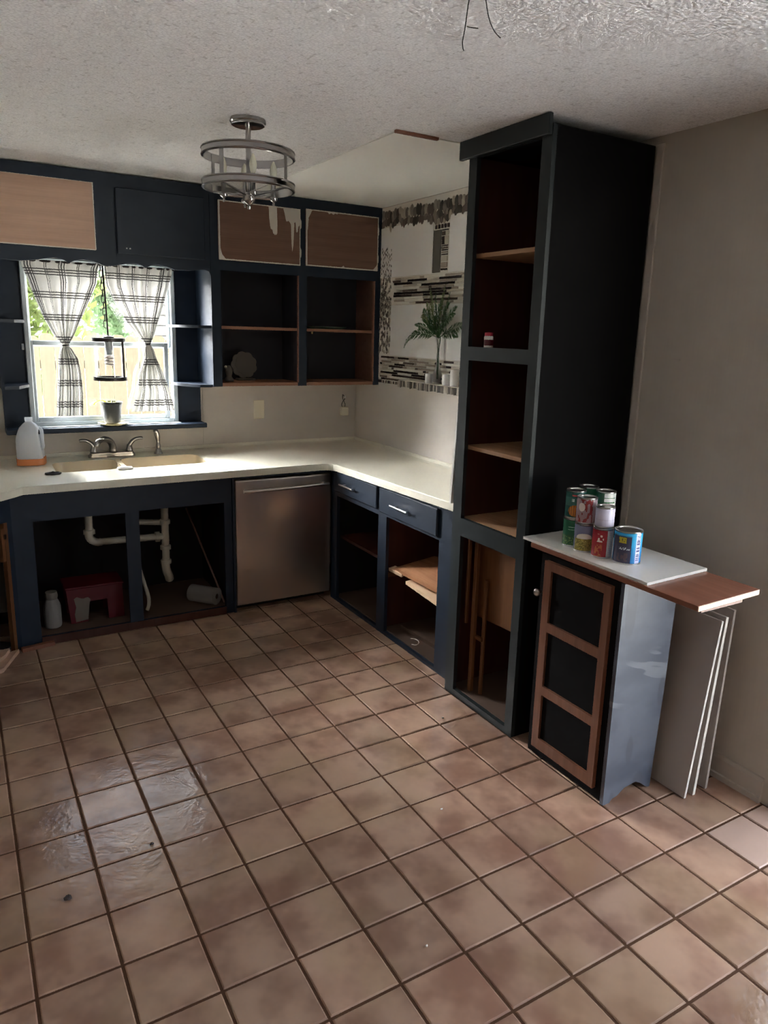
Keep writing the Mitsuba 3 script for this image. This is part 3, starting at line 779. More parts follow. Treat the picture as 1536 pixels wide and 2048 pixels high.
part(rs, 'back_side', prism(prof, .012, 'y', 1.98), 'm_plastic_red')
part(rs, 'tread', [box(.380, .692, 1.792, 2.0, .2455, .258, .004)], 'm_plastic_red')
part(rs, 'torn_label', prism(sg.Polygon([(.425, .19), (.44, .20), (.47, .185), (.50, .192), (.512, .175), (.505, .15), (.495, .06), (.43, .052), (.425, .10), (.435, .14)]), .001, 'y', 1.7988), 'm_ceramic', smooth=False, label='torn off white label')
bt = thing('spray_bottle', 'cloudy plastic cleaner bottle left of the red stool', 'bottle')
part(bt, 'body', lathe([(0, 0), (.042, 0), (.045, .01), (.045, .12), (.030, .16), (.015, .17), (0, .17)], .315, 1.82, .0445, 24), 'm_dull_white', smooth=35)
part(bt, 'cap', lathe([(0, 0), (.030, 0), (.034, .015), (.030, .04), (0, .046)], .315, 1.82, .205, 24), 'm_ceramic', smooth=35)
rl = thing('paper_roll', 'dull white paper roll lying under the sink at the right', 'paper roll')
m = lathe([(.016, 0), (.052, 0), (.052, .18), (.016, .18), (.016, 0)], 0, 0, 0, 28)
m.apply_transform(trimesh.transformations.rotation_matrix(math.radians(90), [1, 0, 0])); rotm(m, 40, [0, 0, 1]); m.apply_translation([1.10, 1.875, .0965])
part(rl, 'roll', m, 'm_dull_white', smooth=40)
m = lathe([(.016, 0.002), (.0135, .002), (.0135, .178), (.016, .178)], 0, 0, 0, 20)
m.apply_transform(trimesh.transformations.rotation_matrix(math.radians(90), [1, 0, 0])); rotm(m, 40, [0, 0, 1]); m.apply_translation([1.10, 1.875, .0965])
part(rl, 'core', m, 'm_floorboard', smooth=40)
single('drain_hose', tube(spline([(.79, 1.95, .40), (.80, 1.88, .30), (.822, 1.83, .18), (.830, 1.81, .09), (.815, 1.80, .056)], 24), .011, 12), 'm_pvc', 'grey corrugated hose hanging beside the middle stile under the sink', 'hose', smooth=True)
single('wood_stick', tube([(1.17, 2.20, .55), (1.262, 1.74, .052)], .006, 8), 'm_wood_stained', 'thin wood stick leaning diagonally under the sink', 'stick')

# ---------------------------------------------------------------- dishwasher
dw = thing('dishwasher', 'stainless steel dishwasher with a bar handle', 'dishwasher')
part(dw, 'tub', box(1.318, 1.928, 1.70, 2.27, 0.05, 0.815), 'm_black')
pan = sg.Polygon([(1.700, 0), (1.660, 0), (1.654, .003), (1.652, .01), (1.652, .765), (1.655, .772), (1.662, .776), (1.70, .776)])
part(dw, 'door', prism(pan, 0.612, 'x', 1.317).apply_translation([0, 0, .045]), 'm_steel', smooth=25)
part(dw, 'handle', [tube(spline([(1.352, 1.612, .759), (1.62, 1.604, .762), (1.900, 1.612, .766)], 20), .0105, 12), box(1.368, 1.384, 1.612, 1.654, .752, .768, .003), box(1.872, 1.888, 1.612, 1.654, .757, .773, .003)], 'm_steel_bar', smooth=40)
part(dw, 'toe_kick', box(1.317, 1.929, 1.735, 1.75, 0.0, 0.05), 'm_black')
single('filler_strip', [box(1.302, 1.3155, 1.668, 1.69, 0.0, 0.85), box(1.302, 1.945, 1.672, 1.69, .826, .852)], 'm_navy', 'navy filler strip around the dishwasher top and left side', 'filler strip')

# ---------------------------------------------------------------- right base cabinet
XB = 1.945
rb = thing('base_cabinet', 'dark navy base cabinet right of the dishwasher with two drawers and open bays', 'cabinet')
f = sg.Polygon([(0.290, 0), (1.665, 0), (1.665, .850), (0.290, .876)])
for r in (rect(1.062, 1.585, 0.02, 0.690), rect(0.455, 0.972, 0.02, 0.698), rect(1.075, 1.575, .735, .845), rect(.475, 1.02, .735, .845)):
    f = f.difference(r)
part(rb, 'face_frame', prism(f, 0.02, 'x', XB), 'm_navy', smooth=25)
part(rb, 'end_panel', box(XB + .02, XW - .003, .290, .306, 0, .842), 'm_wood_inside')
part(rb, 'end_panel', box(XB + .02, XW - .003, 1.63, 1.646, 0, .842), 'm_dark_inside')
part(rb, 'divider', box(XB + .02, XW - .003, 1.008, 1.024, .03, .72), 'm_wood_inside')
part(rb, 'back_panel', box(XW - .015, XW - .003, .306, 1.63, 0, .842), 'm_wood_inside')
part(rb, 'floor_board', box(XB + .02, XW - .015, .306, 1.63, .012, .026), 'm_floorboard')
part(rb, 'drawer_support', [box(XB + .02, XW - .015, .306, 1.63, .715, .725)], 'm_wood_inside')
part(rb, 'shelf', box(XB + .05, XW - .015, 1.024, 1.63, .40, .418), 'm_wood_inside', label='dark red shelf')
part(rb, 'shelf_cleat', [box(XB + .02, XW - .015, .992, 1.008, .335, .36)], 'm_wood_orange', label='wood cleat that held the missing shelf')
for y0, y1, z0, z1 in ((1.060, 1.600, .722, .852), (.458, 1.034, .716, .858)):
    d = part(rb, 'drawer', box(XB - .018, XB - .0005, y0, y1, z0, z1, .005), 'm_navy', label='navy drawer front')
    yc = (y0 + y1) / 2 + (0.055 if y0 > 1 else 0.035)
    part(d, 'handle', [tube([(XB - .046, yc - .085, .787), (XB - .046, yc + .085, .787)], .0055, 12), tube([(XB - .047, yc - .055, .787), (XB - .018, yc - .055, .787)], .004, 8), tube([(XB - .047, yc + .055, .787), (XB - .018, yc + .055, .787)], .004, 8)], 'm_steel_bar', smooth=40)


def plank(pts, th):
    """a board from four top corners given in order, th thick, downwards"""
    p = np.array(pts, float)
    n = np.cross(p[1] - p[0], p[3] - p[0]); n /= np.linalg.norm(n)
    if n[2] < 0: n = -n
    return trimesh.convex.convex_hull(np.vstack([p, p - n * th]))
single('wood_plank', plank([(1.985, .935, .408), (2.0, .50, .405), (2.30, .50, .47), (2.26, .95, .435)], .02), 'm_wood_plank', 'broken orange brown shelf board lit in the right base cabinet bay', 'board')
single('wood_plank', plank([(1.975, .800, .372), (1.962, .48, .36), (2.20, .46, .37), (2.24, .82, .382)], .018), 'm_wood_pale', 'pale raw board lying below the broken shelf board in the bay', 'board')
single('wood_plank', plank([(1.97, .975, .397), (1.985, .86, .391), (2.02, .87, .396), (2.02, .985, .401)], .018), 'm_wood_pale', 'pale splintered board end at the left of the lit bay', 'board')
single('debris_scrap', tube(spline([(2.02, .80, .029), (2.04, .77, .029), (2.03, .73, .03), (2.00, .71, .03), (1.985, .73, .029)], 16), .0025, 6), 'm_debris_white', 'curled white scrap on the floor of the right base cabinet', 'scrap')
single('wood_plank', plank([(2.05, .96, .048), (2.07, .46, .048), (2.20, .47, .052), (2.17, .97, .052)], .02), 'm_floorboard', 'dark board lying on the floor of the right base cabinet', 'board')
zb = float(zc(1.91, .29)) + .0015
single('splash_panel', trimesh.convex.convex_hull(np.array([(x, y, z) for x in (1.892, XW - .03) for y, z in ((.300, zb), (.312, zb), (.2705, 1.352), (.2825, 1.352))])), 'm_white_lam', 'white laminate panel on the counter leaning against the pantry side', 'panel')

# ---------------------------------------------------------------- tall pantry
PX, PY0, PY1, PZ = 1.885, -0.235, 0.268, 2.443
pa = thing('pantry_cabinet', 'tall black doorless pantry cabinet with dark red inside and wood shelves', 'pantry')
part(pa, 'side_panel', box(PX + .02, XW - .0135, PY0, PY0 + .016, 0, PZ), 'm_black_paint', label='black painted side panel facing the camera')
part(pa, 'side_panel', box(PX + .02, XW - .0135, PY1 - .016, PY1, 0, PZ), 'm_black_paint')
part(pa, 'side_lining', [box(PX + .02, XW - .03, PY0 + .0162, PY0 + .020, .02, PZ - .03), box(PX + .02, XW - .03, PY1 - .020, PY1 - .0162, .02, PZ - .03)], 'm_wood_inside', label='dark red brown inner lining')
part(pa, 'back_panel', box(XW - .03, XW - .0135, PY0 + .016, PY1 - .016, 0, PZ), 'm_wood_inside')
part(pa, 'top_panel', box(PX + .02, XW - .0135, PY0 + .016, PY1 - .016, PZ - .018, PZ), 'm_black_paint')
f = rect(PY0, PY1, 0, PZ)
for r in (rect(-.178, .215, 1.642, 2.405), rect(-.182, .205, .876, 1.584), rect(-.188, .200, .030, .794)):
    f = f.difference(r)
part(pa, 'face_frame', prism(f, .02, 'x', PX), 'm_pantry_paint', smooth=25, label='grey green painted face frame')
part(pa, 'crown_board', box(PX - .020, PX - .0005, PY0 + .002, .318, 2.405, ZC - .0015, .003), 'm_pantry_paint')
for z, m in ((2.022, 'm_wood_shelf'), (1.628, 'm_wood_inside'), (1.196, 'm_wood_shelf'), (.862, 'm_wood_shelf'), (.022, 'm_floorboard')):
    part(pa, 'shelf', box(PX + .0215 + (.02 if z in (2.022, 1.196) else 0), XW - .031, PY0 + .021, PY1 - .021, z - .009, z + .009, .001), m)
jr = thing('spice_jar', 'small white spice jar with a red cap in the tall pantry', 'jar')
part(jr, 'body', lathe([(0, 0), (.019, 0), (.020, .003), (.020, .048), (.017, .052), (0, .052)], PX + .05, .137, 1.6375, 20), 'm_white', smooth=35)
part(jr, 'cap', lathe([(0, 0), (.018, 0), (.018, .014), (0, .016)], PX + .05, .137, 1.69, 20), 'm_redcap', smooth=35)
part(jr, 'label_band', lathe([(.0203, .012), (.0203, .036)], PX + .05, .137, 1.6375, 20), 'm_plastic_red', smooth=True)
ft = thing('folding_table', 'small orange brown folding tray table stood on end in the bottom of the pantry', 'folding table')
part(ft, 'top', rotm(box(1.975, 1.990, -.10, .185, .40, .775, .002), 5, [0, 0, 1], (1.98, .185, 0)), 'm_wood_orange')
part(ft, 'top_edge', box(1.925, 1.940, .180, .193, .365, .785, .002), 'm_wood_orange')
part(ft, 'leg', box(1.938, 1.958, .135, .158, .0315, .772, .002), 'm_wood_orange')
part(ft, 'leg', box(1.962, 1.974, .085, .104, .0315, .60, .002), 'm_wood_orange')
part(ft, 'leg_brace', box(1.950, 1.966, .090, .150, .30, .318, .002), 'm_wood_orange')

# ---------------------------------------------------------------- mosaic on the right wall
mu = thing('mosaic_mural', 'stone and glass mosaic with white panels on the right wall above the counter', 'mosaic')
MX = XW - 0.0005
part(mu, 'backing', box(MX - .006, MX, .30, 1.956, 1.362, 2.372), 'm_mural_grout', smooth=False)
part(mu, 'backing', box(MX - .006, MX, .30, 1.956, 2.372, 2.47), 'm_mural_grout', smooth=False)
tx = lambda y0, y1, z0, z1, d=.010: box(MX - .006 - d, MX - .006, y0, y1, z0, z1, .0015)
part(mu, 'white_panel', tx(1.345, 1.955, 2.036, 2.345, .005), 'm_mural_white')
part(mu, 'white_panel', tx(.32, 1.176, 2.036, 2.345, .005), 'm_mural_white')
part(mu, 'white_panel', tx(.32, 1.805, 1.546, 1.862, .005), 'm_mural_white')
part(mu, 'white_panel', tx(1.815, 1.955, 2.232, 2.30, .0045), 'm_mural_white')
part(mu, 'grey_bar', tx(1.260, 1.338, 2.040, 2.275, .007), 'm_mural_grey')
def strip(z0, z1, rows, y0, y1):
    h = (z1 - z0) / rows
    for r in range(rows):
        y = y1 - rng.uniform(0, .05)
        while y > y0:
            L = rng.choice([.03, .05, .07, .10, .13, .17, .22])
            c = rng.choice(6, p=[.20, .09, .20, .26, .20, .05])
            a = max(y - L, y0)
            if y - a > .012:
                part(mu, 'strip_tile', tx(a + .0012, y - .0012, z0 + r * h + .0010, z0 + (r + 1) * h - .0010, .006), f'm_mosaic_{c}', smooth=False)
            y = a
strip(1.868, 2.030, 11, .86, 1.795)
strip(1.384, 1.540, 11, .86, 1.952)
for k in range(5):
    part(mu, 'accent_tile', tx(1.182 + k * .031, 1.200 + k * .031, 2.282, 2.304, .007), f'm_mosaic_{0 if k % 2 else 1}', smooth=False)
zz = 2.274
for hgt, w, c in ((.006, 1, 0), (.022, .5, 1), (.045, .4, 0), (.006, 1, 1), (.008, 1, 5), (.006, 1, 0), (.010, 1, 2), (.006, 1, 1), (.030, 1, 3), (.030, 1, 2), (.010, 1, 0)):
    part(mu, 'accent_tile', tx(1.250 - .062 * w, 1.250, zz - hgt, zz, .007), f'm_mosaic_{c}', smooth=False)
    if w < 1:
        part(mu, 'accent_tile', tx(1.186, 1.250 - .062 * w - .004, zz - hgt, zz, .007), 'm_mosaic_3', smooth=False)
    zz -= hgt + .0045
def pebble(y, z, a, b, rot, d=.009):
    m = trimesh.creation.icosphere(1, 1.0)
    m.apply_transform(np.diag([d, a, b, 1])); rotm(m, rot, [1, 0, 0]); m.apply_translation([MX - .007, y, z])
    return m
y = 1.95
while y > .90:
    a = rng.uniform(.013, .022)
    y -= a
    top = 2.452 + rng.uniform(-.012, .008) - .012 * (1.95 - y) / 1.05
    b = rng.uniform(.024, .040)
    part(mu, 'pebble', pebble(y, top - b, a * 1.05, b, rng.uniform(-12, 12)), f'm_pebble_{rng.integers(6)}', smooth=True)
    b2 = rng.uniform(.022, .034)
    part(mu, 'pebble', pebble(y + rng.uniform(-.005, .005), top - 2 * b - b2 + .008, a * 1.08, b2, rng.uniform(-14, 14)), f'm_pebble_{rng.integers(6)}', smooth=True)
    y -= a * .72
for yy, zv, c in ((1.205, 2.335, 2), (1.235, 2.328, 4), (1.265, 2.332, 5), (1.295, 2.322, 4), (1.325, 2.33, 3), (1.345, 2.345, 0), (1.19, 2.36, 0), (1.225, 2.362, 5), (1.30, 2.356, 1)):
    part(mu, 'pebble', pebble(yy, zv, .014, .024, rng.uniform(-10, 10)), f'm_pebble_{c}', smooth=True)
for cset, c in ((0, 0), (1, 3), (2, 5), (3, 4)):
    ms = []
    for r in range(26):
        for k in range(9):
            if (r * 7 + k * 3 + int(rng.integers(4))) % 4 == cset:
                ms.append(pebble(1.818 + .0165 * k + rng.uniform(-.003, .003), 1.562 + r * .0258 + rng.uniform(-.005, .005) + .012 * (k % 2), .0075, .0125, rng.uniform(-25, 25), .006))
    part(mu, 'pebble_column', ms, f'm_pebble_{c}', smooth=True, kind='stuff')
y = 1.950
while y > 1.575:
    part(mu, 'stick_tile', tx(y - .0085, y, 1.350 + .012, 1.380, .006), f'm_mosaic_{rng.choice([0, 0, 1, 3, 2])}', smooth=False)
    y -= .0115
lg = part(mu, 'ledge', box(2.352, MX - .0003, .30, 1.566, 1.366, 1.4035, .002), 'm_mural_grout', label='shallow tiled ledge')
y = 1.563
while y > .9:
    w = rng.uniform(.008, .014)
    part(lg, 'stick_tile', box(2.346, 2.3525, y - w, y, 1.364 + rng.uniform(-.006, .002), 1.4015, .0015), f'm_pebble_{rng.choice([0, 2, 3, 4, 4, 1])}', smooth=False)
    y -= w + .004

# vase with fern and candle cups on the ledge
vx, vy, vz = 2.392, 1.190, 1.4042
va = thing('glass_vase', 'clear glass bud vase holding the fern on the mosaic ledge', 'vase')
part(va, 'body', lathe([(0, 0.002), (.030, .002), (.036, .012), (.036, .035), (.026, .062), (.012, .10), (.0095, .15), (.010, .20), (.016, .245), (.024, .272), (.0225, .272), (.0145, .245), (.0085, .20), (.0075, .15), (.010, .105), (.023, .063), (.032, .038), (.030, .012), (0, .008)], vx, vy, vz, 28), 'm_solidglass', smooth=True)
fr = thing('fern_bouquet', 'bunch of green fern fronds in the glass vase', 'plant')
part(fr, 'stems', [tube([(vx + dx * .004, vy + dy * .004, vz + .03), (vx + dx * .004, vy + dy * .004, vz + .2), (vx + dx * .012, vy + dy * .012, vz + .275)], .0014, 6) for dx, dy in ((1, 0), (-1, .4), (0, -1), (.3, 1))], 'm_fern')
def frond(p0, p1, bend, width, m, n=22):
    p0, p1 = np.array(p0, float), np.array(p1, float)
    mid = (p0 + p1) / 2 + np.array(bend, float)
    t = np.linspace(0, 1, n)[:, None]
    c = (1 - t) ** 2 * p0 + 2 * t * (1 - t) * mid + t ** 2 * p1
    ms = [tube(c, np.linspace(.0016, .0006, n), 5)]
    V, F = [], []
    tan = np.gradient(c, axis=0); tan /= np.linalg.norm(tan, axis=1, keepdims=True)
    side0 = np.cross(tan, [-1, 0.25, .15]); side0 /= np.linalg.norm(side0, axis=1, keepdims=True)
    for i in range(3, n):
        L = width * math.sin(math.pi * (0.12 + 0.88 * i / n)) * (1.05 - .25 * i / n)
        for s in (-1, 1):
            d = side0[i] * s * .8 + tan[i] * .75 + rng.normal(0, .12, 3)
            d /= np.linalg.norm(d)
            nrm = np.cross(d, tan[i]); nrm /= np.linalg.norm(nrm) + 1e-9
            w = np.cross(nrm, d) * .0042
            a, b, e = c[i], c[i] + d * L * .5 + nrm * .002, c[i] + d * L - [0, 0, L * .15]
            q = len(V)
            V += [a, b + w, e, b - w]
            F += [(q, q + 1, q + 2), (q, q + 2, q + 3)]
    lm = trimesh.Trimesh(np.array(V), np.array(F), process=False)
    return trimesh.util.concatenate(ms + [lm])
root = (vx, vy, vz + .265)
for p1, bend, w, m in (((2.40, 1.15, 1.975), (0, .04, .04), .040, 'm_fern_pale'), ((2.37, 1.30, 1.87), (-.02, .02, .06), .045, 'm_fern_pale'), ((2.36, 1.10, 1.93), (-.03, -.01, .03), .045, 'm_fern_pale'),
                       ((2.34, 1.02, 1.86), (-.03, -.02, .06), .05, 'm_fern'), ((2.33, .95, 1.80), (-.04, -.04, .06), .05, 'm_fern'), ((2.38, .92, 1.74), (0, -.05, .05), .05, 'm_fern'),
                       ((2.35, 1.39, 1.74), (-.02, .02, .05), .032, 'm_fern'), ((2.33, 1.47, 1.605), (-.03, .10, .09), .042, 'm_fern'), ((2.32, 1.38, 1.66), (-.04, .05, .07), .040, 'm_fern'),
                       ((2.30, 1.16, 1.82), (-.05, 0, .05), .048, 'm_fern'), ((2.31, 1.24, 1.80), (-.05, .02, .05), .045, 'm_fern_pale'), ((2.37, 1.21, 1.93), (0, .02, .02), .040, 'm_fern'),
                       ((2.30, 1.04, 1.70), (-.05, -.04, .06), .045, 'm_fern'), ((2.39, 1.00, 1.68), (-.02, -.06, .05), .045, 'm_fern'), ((2.29, 1.14, 1.74), (-.05, .0, .05), .05, 'm_fern'),
                       ((2.36, 1.25, 1.95), (-.01, .02, .03), .05, 'm_fern_pale'), ((2.33, 1.18, 1.90), (-.03, .01, .04), .055, 'm_fern_pale'), ((2.32, 1.07, 1.88), (-.04, -.02, .05), .055, 'm_fern'), ((2.31, 1.10, 1.78), (-.05, -.02, .05), .055, 'm_fern'),
                       ((2.34, 1.28, 1.83), (-.03, .03, .05), .055, 'm_fern'), ((2.36, .98, 1.84), (-.02, -.04, .06), .055, 'm_fern'), ((2.30, 1.20, 1.76), (-.05, .01, .05), .05, 'm_fern'), ((2.38, 1.08, 1.92), (0, -.01, .03), .05, 'm_fern')):
    part(fr, 'frond', frond(root, p1, bend, w, m), m, smooth=False)
for k, (y, h, lab) in enumerate(((1.268, .056, 'short white candle cup left of the glass vase'), (1.090, .062, 'white candle cup just right of the glass vase'), (1.012, .092, 'tall white candle cup on the ledge nearest the pantry'))):
    cu = thing('candle_cup', lab, 'cup', 'white cups on the mosaic ledge')
    part(cu, 'cup', lathe([(0, 0), (.022, 0), (.025, .004), (.026, h), (.0235, h), (.022, .01), (0, .008)], 2.388, y, 1.4038, 24), 'm_white', smooth=35)
    part(cu, 'candle', lathe([(0, h - .012), (.0215, h - .012)], 2.388, y, 1.4038, 20), 'm_almond', smooth=False)

# ---------------------------------------------------------------- curtains
def curtain(keys, y0, pleats, seed, label, tie_z, lo):
    """keys: rows of (z, x_left, x_right); the cloth is gathered at tie_z"""
    keys = np.array(sorted(keys, key=lambda k: -k[0]))
    zs = np.concatenate([np.linspace(keys[0, 0], tie_z, 46), np.linspace(tie_z, keys[-1, 0], 40)[1:]])
    xl = np.interp(-zs, -keys[:, 0], keys[:, 1]); xr = np.interp(-zs, -keys[:, 0], keys[:, 2])
    n = 110
    s = np.linspace(0, 1, n)
    V, uv = [], []
    r = np.random.default_rng(seed)
    ph, jit = r.uniform(0, 6.28), r.uniform(-.4, .4, 6)
    for z, a, b in zip(zs, xl, xr):
        w = b - a
        amp = 0.006 + 0.020 * min(1, max(0, (0.42 - w) / 0.35)) * (1 if w > .09 else w / .09)
        f = s + 0.02 * np.sin(2 * math.pi * s * 2 + jit[0])
        yy = y0 + amp * np.sin(2 * math.pi * pleats * f + ph) + amp * .5 * np.sin(2 * math.pi * pleats * .5 * f + jit[1] * 5)
        sag = 0.02 * np.sin(math.pi * s) * np.clip((tie_z + .25 - z) / .25, 0, 1) * np.clip((z - tie_z) / .1 + 1, 0, 1)
        x = a + w * (s + .015 * np.sin(2 * math.pi * pleats * f + ph + 1.2))
        zz = z + np.where(z > tie_z, -0.03 * np.abs(s - .5) ** 2 * 4 * np.clip((keys[0, 0] - z) / .4, 0, 1) * 0, 0)
        V.append(np.c_[x, yy, np.full(n, 1.0) * zz])
        uv.append(np.c_[s * 0.62 + lo, np.full(n, keys[0, 0] - z)])
    V = np.concatenate(V); uv = np.concatenate(uv)
    R = len(zs)
    idx = np.arange(R * n).reshape(R, n)
    F = np.concatenate([np.c_[idx[:-1, :-1].ravel(), idx[1:, :-1].ravel(), idx[1:, 1:].ravel()], np.c_[idx[:-1, :-1].ravel(), idx[1:, 1:].ravel(), idx[:-1, 1:].ravel()]])
    t = thing('curtain', label, 'curtain')
    part(t, 'cloth', trimesh.Trimesh(V, F, process=False), 'm_curtain', smooth=True, uv=uv)
    zt = tie_z
    c, h = (np.interp(-zt, -keys[:, 0], keys[:, 1]) + np.interp(-zt, -keys[:, 0], keys[:, 2])) / 2, (np.interp(-zt, -keys[:, 0], keys[:, 2]) - np.interp(-zt, -keys[:, 0], keys[:, 1])) / 2 + .004
    a = np.linspace(0, 2 * math.pi, 24, endpoint=False)
    part(t, 'tie', tube(np.c_[c + h * np.cos(a), y0 + .016 * np.sin(a), np.full(24, zt)], .004, 8, closed=True), 'm_cord', smooth=True, label='dark tie gathering the cloth')


curtain([(2.025, .322, .728), (1.994, .322, .714), (1.915, .349, .703), (1.812, .381, .656), (1.710, .419, .608), (1.626, .462, .570), (1.588, .492, .548), (1.566, .508, .536), (1.545, .492, .552), (1.493, .481, .581), (1.411, .474, .593), (1.288, .461, .597), (1.165, .449, .590)],
        2.205, 7, 3, 'left plaid curtain tied at its middle, beside the hanging lamp', 1.566, 0.0)
curtain([(2.025, .747, 1.135), (2.005, .750, 1.132), (1.910, .756, 1.108), (1.812, .798, 1.073), (1.701, .861, 1.033), (1.622, .927, 1.006), (1.598, .950, .996), (1.578, .962, .989), (1.555, .950, 1.005), (1.490, .951, 1.022), (1.400, .916, 1.060), (1.298, .900, 1.095), (1.180, .862, 1.120)],
        2.205, 8, 5, 'right plaid curtain tied at its middle, flaring towards the sill', 1.578, 0.06)
single('curtain_rod', tube([(.31, 2.205, 2.018), (1.155, 2.205, 2.018)], .006, 10), 'm_bronze', 'thin curtain rod behind the scalloped valance', 'rod')

# ---------------------------------------------------------------- pendant lamp over the sink
lx, ly = 0.733, 2.085
pe = thing('pendant_lamp', 'hanging lamp with a clear glass cylinder between dark rings over the sink', 'lamp')
part(pe, 'cord', tube([(lx - .012, ly, 2.045), (lx - .004, ly, 1.80), (lx - .001, ly, 1.625)], .0045, 8), 'm_cord', smooth=True)
cz, k = 2.03, 0
while cz > 1.66:
    a = np.linspace(0, 2 * math.pi, 20, endpoint=False)
    L, Wd = .021, .0085
    off = np.sign(np.cos(a)) * np.abs(np.cos(a)) ** .6 * Wd
    up = np.sign(np.sin(a)) * np.abs(np.sin(a)) ** .6 * L
    p = np.c_[off, 0 * a, up] if k % 2 == 0 else np.c_[0 * a, off, up]
    part(pe, 'chain_link', tube(p + [lx - .024 + .013 * (2.03 - cz) / .37, ly - .004, cz], .0020, 6, closed=True), 'm_bronze', smooth=True)
    cz -= .034; k += 1
def bandring(r0, r1, z0, z1, seg=40):
    return lathe([(r0, z0), (r1, z0), (r1, z1), (r0, z1), (r0, z0)], lx, ly, 0, seg)
part(pe, 'top_ring', [bandring(.0, .089, 1.594, 1.614), lathe([(0, 1.614), (.032, 1.614), (.030, 1.621), (.012, 1.629), (0, 1.629)], lx, ly, 0, 24)], 'm_bronze', smooth=30)
part(pe, 'bottom_ring', bandring(.072, .090, 1.376, 1.396), 'm_bronze', smooth=30)
for a in (-35,):
    part(pe, 'strut', cyl(lx + .082 * math.cos(math.radians(a)), ly + .082 * math.sin(math.radians(a)), 1.39, 1.60, .0058, 12), 'm_bronze')
part(pe, 'glass_shade', lathe([(.078, 1.396), (.078, 1.597)], lx, ly, 0, 48), 'm_glass', smooth=True)
so = part(pe, 'socket', lathe([(0, 1.52), (.016, 1.52), (.018, 1.545), (.021, 1.55), (.021, 1.597), (0, 1.597)], lx, ly, 0, 20), 'm_alu', smooth=30)
tt = np.linspace(0, 3 * 2 * math.pi, 70)
part(pe, 'bulb', tube(np.c_[lx + .023 * np.cos(tt), ly + .023 * np.sin(tt), 1.515 - .052 * tt / tt[-1]], .0052, 8), 'm_board_grey', smooth=True, label='spiral bulb')

# plant on the sill
px, pyy, pz = .752, 2.212, 1.104
single('saucer', lathe([(0, 0), (.060, 0), (.085, .009), (.088, .013), (.083, .012), (.058, .005), (0, .005)], px + .005, pyy - .005, pz, 36), 'm_saucer', 'pale yellow saucer under the dark flower pot on the sill', 'saucer', smooth=40)
fp = thing('flower_pot', 'dark grey flower pot with a small yellow green sprout on the window sill', 'flower pot')
part(fp, 'pot', lathe([(0, 0), (.045, 0), (.060, .108), (.064, .110), (.064, .124), (.058, .124), (.055, .10), (0, .098)], px, pyy, pz + .0135, 32), 'm_pot', smooth=30)
part(fp, 'soil', lathe([(0, .112), (.030, .114), (.057, .108)], px, pyy, pz + .0135, 24), 'm_soil', smooth=True)
part(fp, 'sprout', tube(spline([(px - .02, pyy, pz + .12), (px - .05, pyy, pz + .145), (px - .085, pyy - .005, pz + .138), (px - .10, pyy - .005, pz + .12)], 14), .0022, 6), 'm_sprout', smooth=True)
V, F = [], []
for k in range(26):
    b = np.array([px, pyy, pz + .128]) + (rng.uniform(-.05, .05), rng.uniform(-.03, .03), rng.uniform(0, .008)) if k > 8 else np.array([px - .10, pyy, pz + .13]) + rng.uniform(-.02, .02, 3)
    d = rng.normal(size=3) * .012; e = np.cross(d, rng.normal(size=3)); e *= .006 / (np.linalg.norm(e) + 1e-9)
    q = len(V); V += [b - d, b + e, b + d, b - e]; F += [(q, q + 1, q + 2), (q, q + 2, q + 3)]
part(fp, 'leaves', trimesh.Trimesh(np.array(V), np.array(F), process=False), 'm_sprout', smooth=False)

# ---------------------------------------------------------------- ceiling light
cx, cy = 1.022, 0.547
cl = thing('ceiling_light', 'chrome drum ceiling light with clear glass and candle bulbs', 'ceiling light')
def at(profile, seg=40): return lathe(profile, cx, cy, 0, seg)
part(cl, 'canopy', at([(0, ZC - .001), (.068, ZC - .001), (.069, ZC - .012), (.064, ZC - .016), (.064, ZC - .022), (.058, ZC - .025), (0, ZC - .024)]), 'm_chrome', smooth=30)
part(cl, 'stem', cyl(cx, cy, 2.185, ZC - .02, .0095, 16), 'm_chrome')
for a in (60, 240):
    part(cl, 'canopy_screw', lathe([(0, 0), (.004, 0), (.004, .014), (0, .014)], cx + .04 * math.cos(math.radians(a)), cy + .04 * math.sin(math.radians(a)), ZC - .037, 10), 'm_chrome')
for z in (2.338, 2.222):
    part(cl, 'ring', at([(.172, z), (.179, z), (.182, z + .004), (.179, z + .008), (.179, z + .022), (.182, z + .026), (.179, z + .030), (.172, z + .030), (.172, z)], 56), 'm_chrome', smooth=30)
part(cl, 'glass_drum', at([(.1715, 2.225), (.1715, 2.365)], 56), 'm_glass', smooth=True)
for a in (35, 125, 215, 305):
    t = math.radians(a)
    m = box(.169, .1718, -.009, .009, 2.225, 2.365)
    part(cl, 'strut', rotm(m, a, [0, 0, 1]).apply_translation([cx, cy, 0]), 'm_chrome')
for a in (35, 125, 215, 305):
    t = math.radians(a)
    part(cl, 'spoke', tube([(cx + .012 * math.cos(t), cy + .012 * math.sin(t), 2.20), (cx + .172 * math.cos(t), cy + .172 * math.sin(t), 2.226)], .004, 8), 'm_chrome', smooth=40)
part(cl, 'hub', at([(0, 2.150), (.006, 2.152), (.008, 2.162), (.005, 2.168), (.020, 2.178), (.024, 2.186), (.024, 2.204), (.012, 2.214), (0, 2.216)], 24), 'm_chrome', smooth=30)
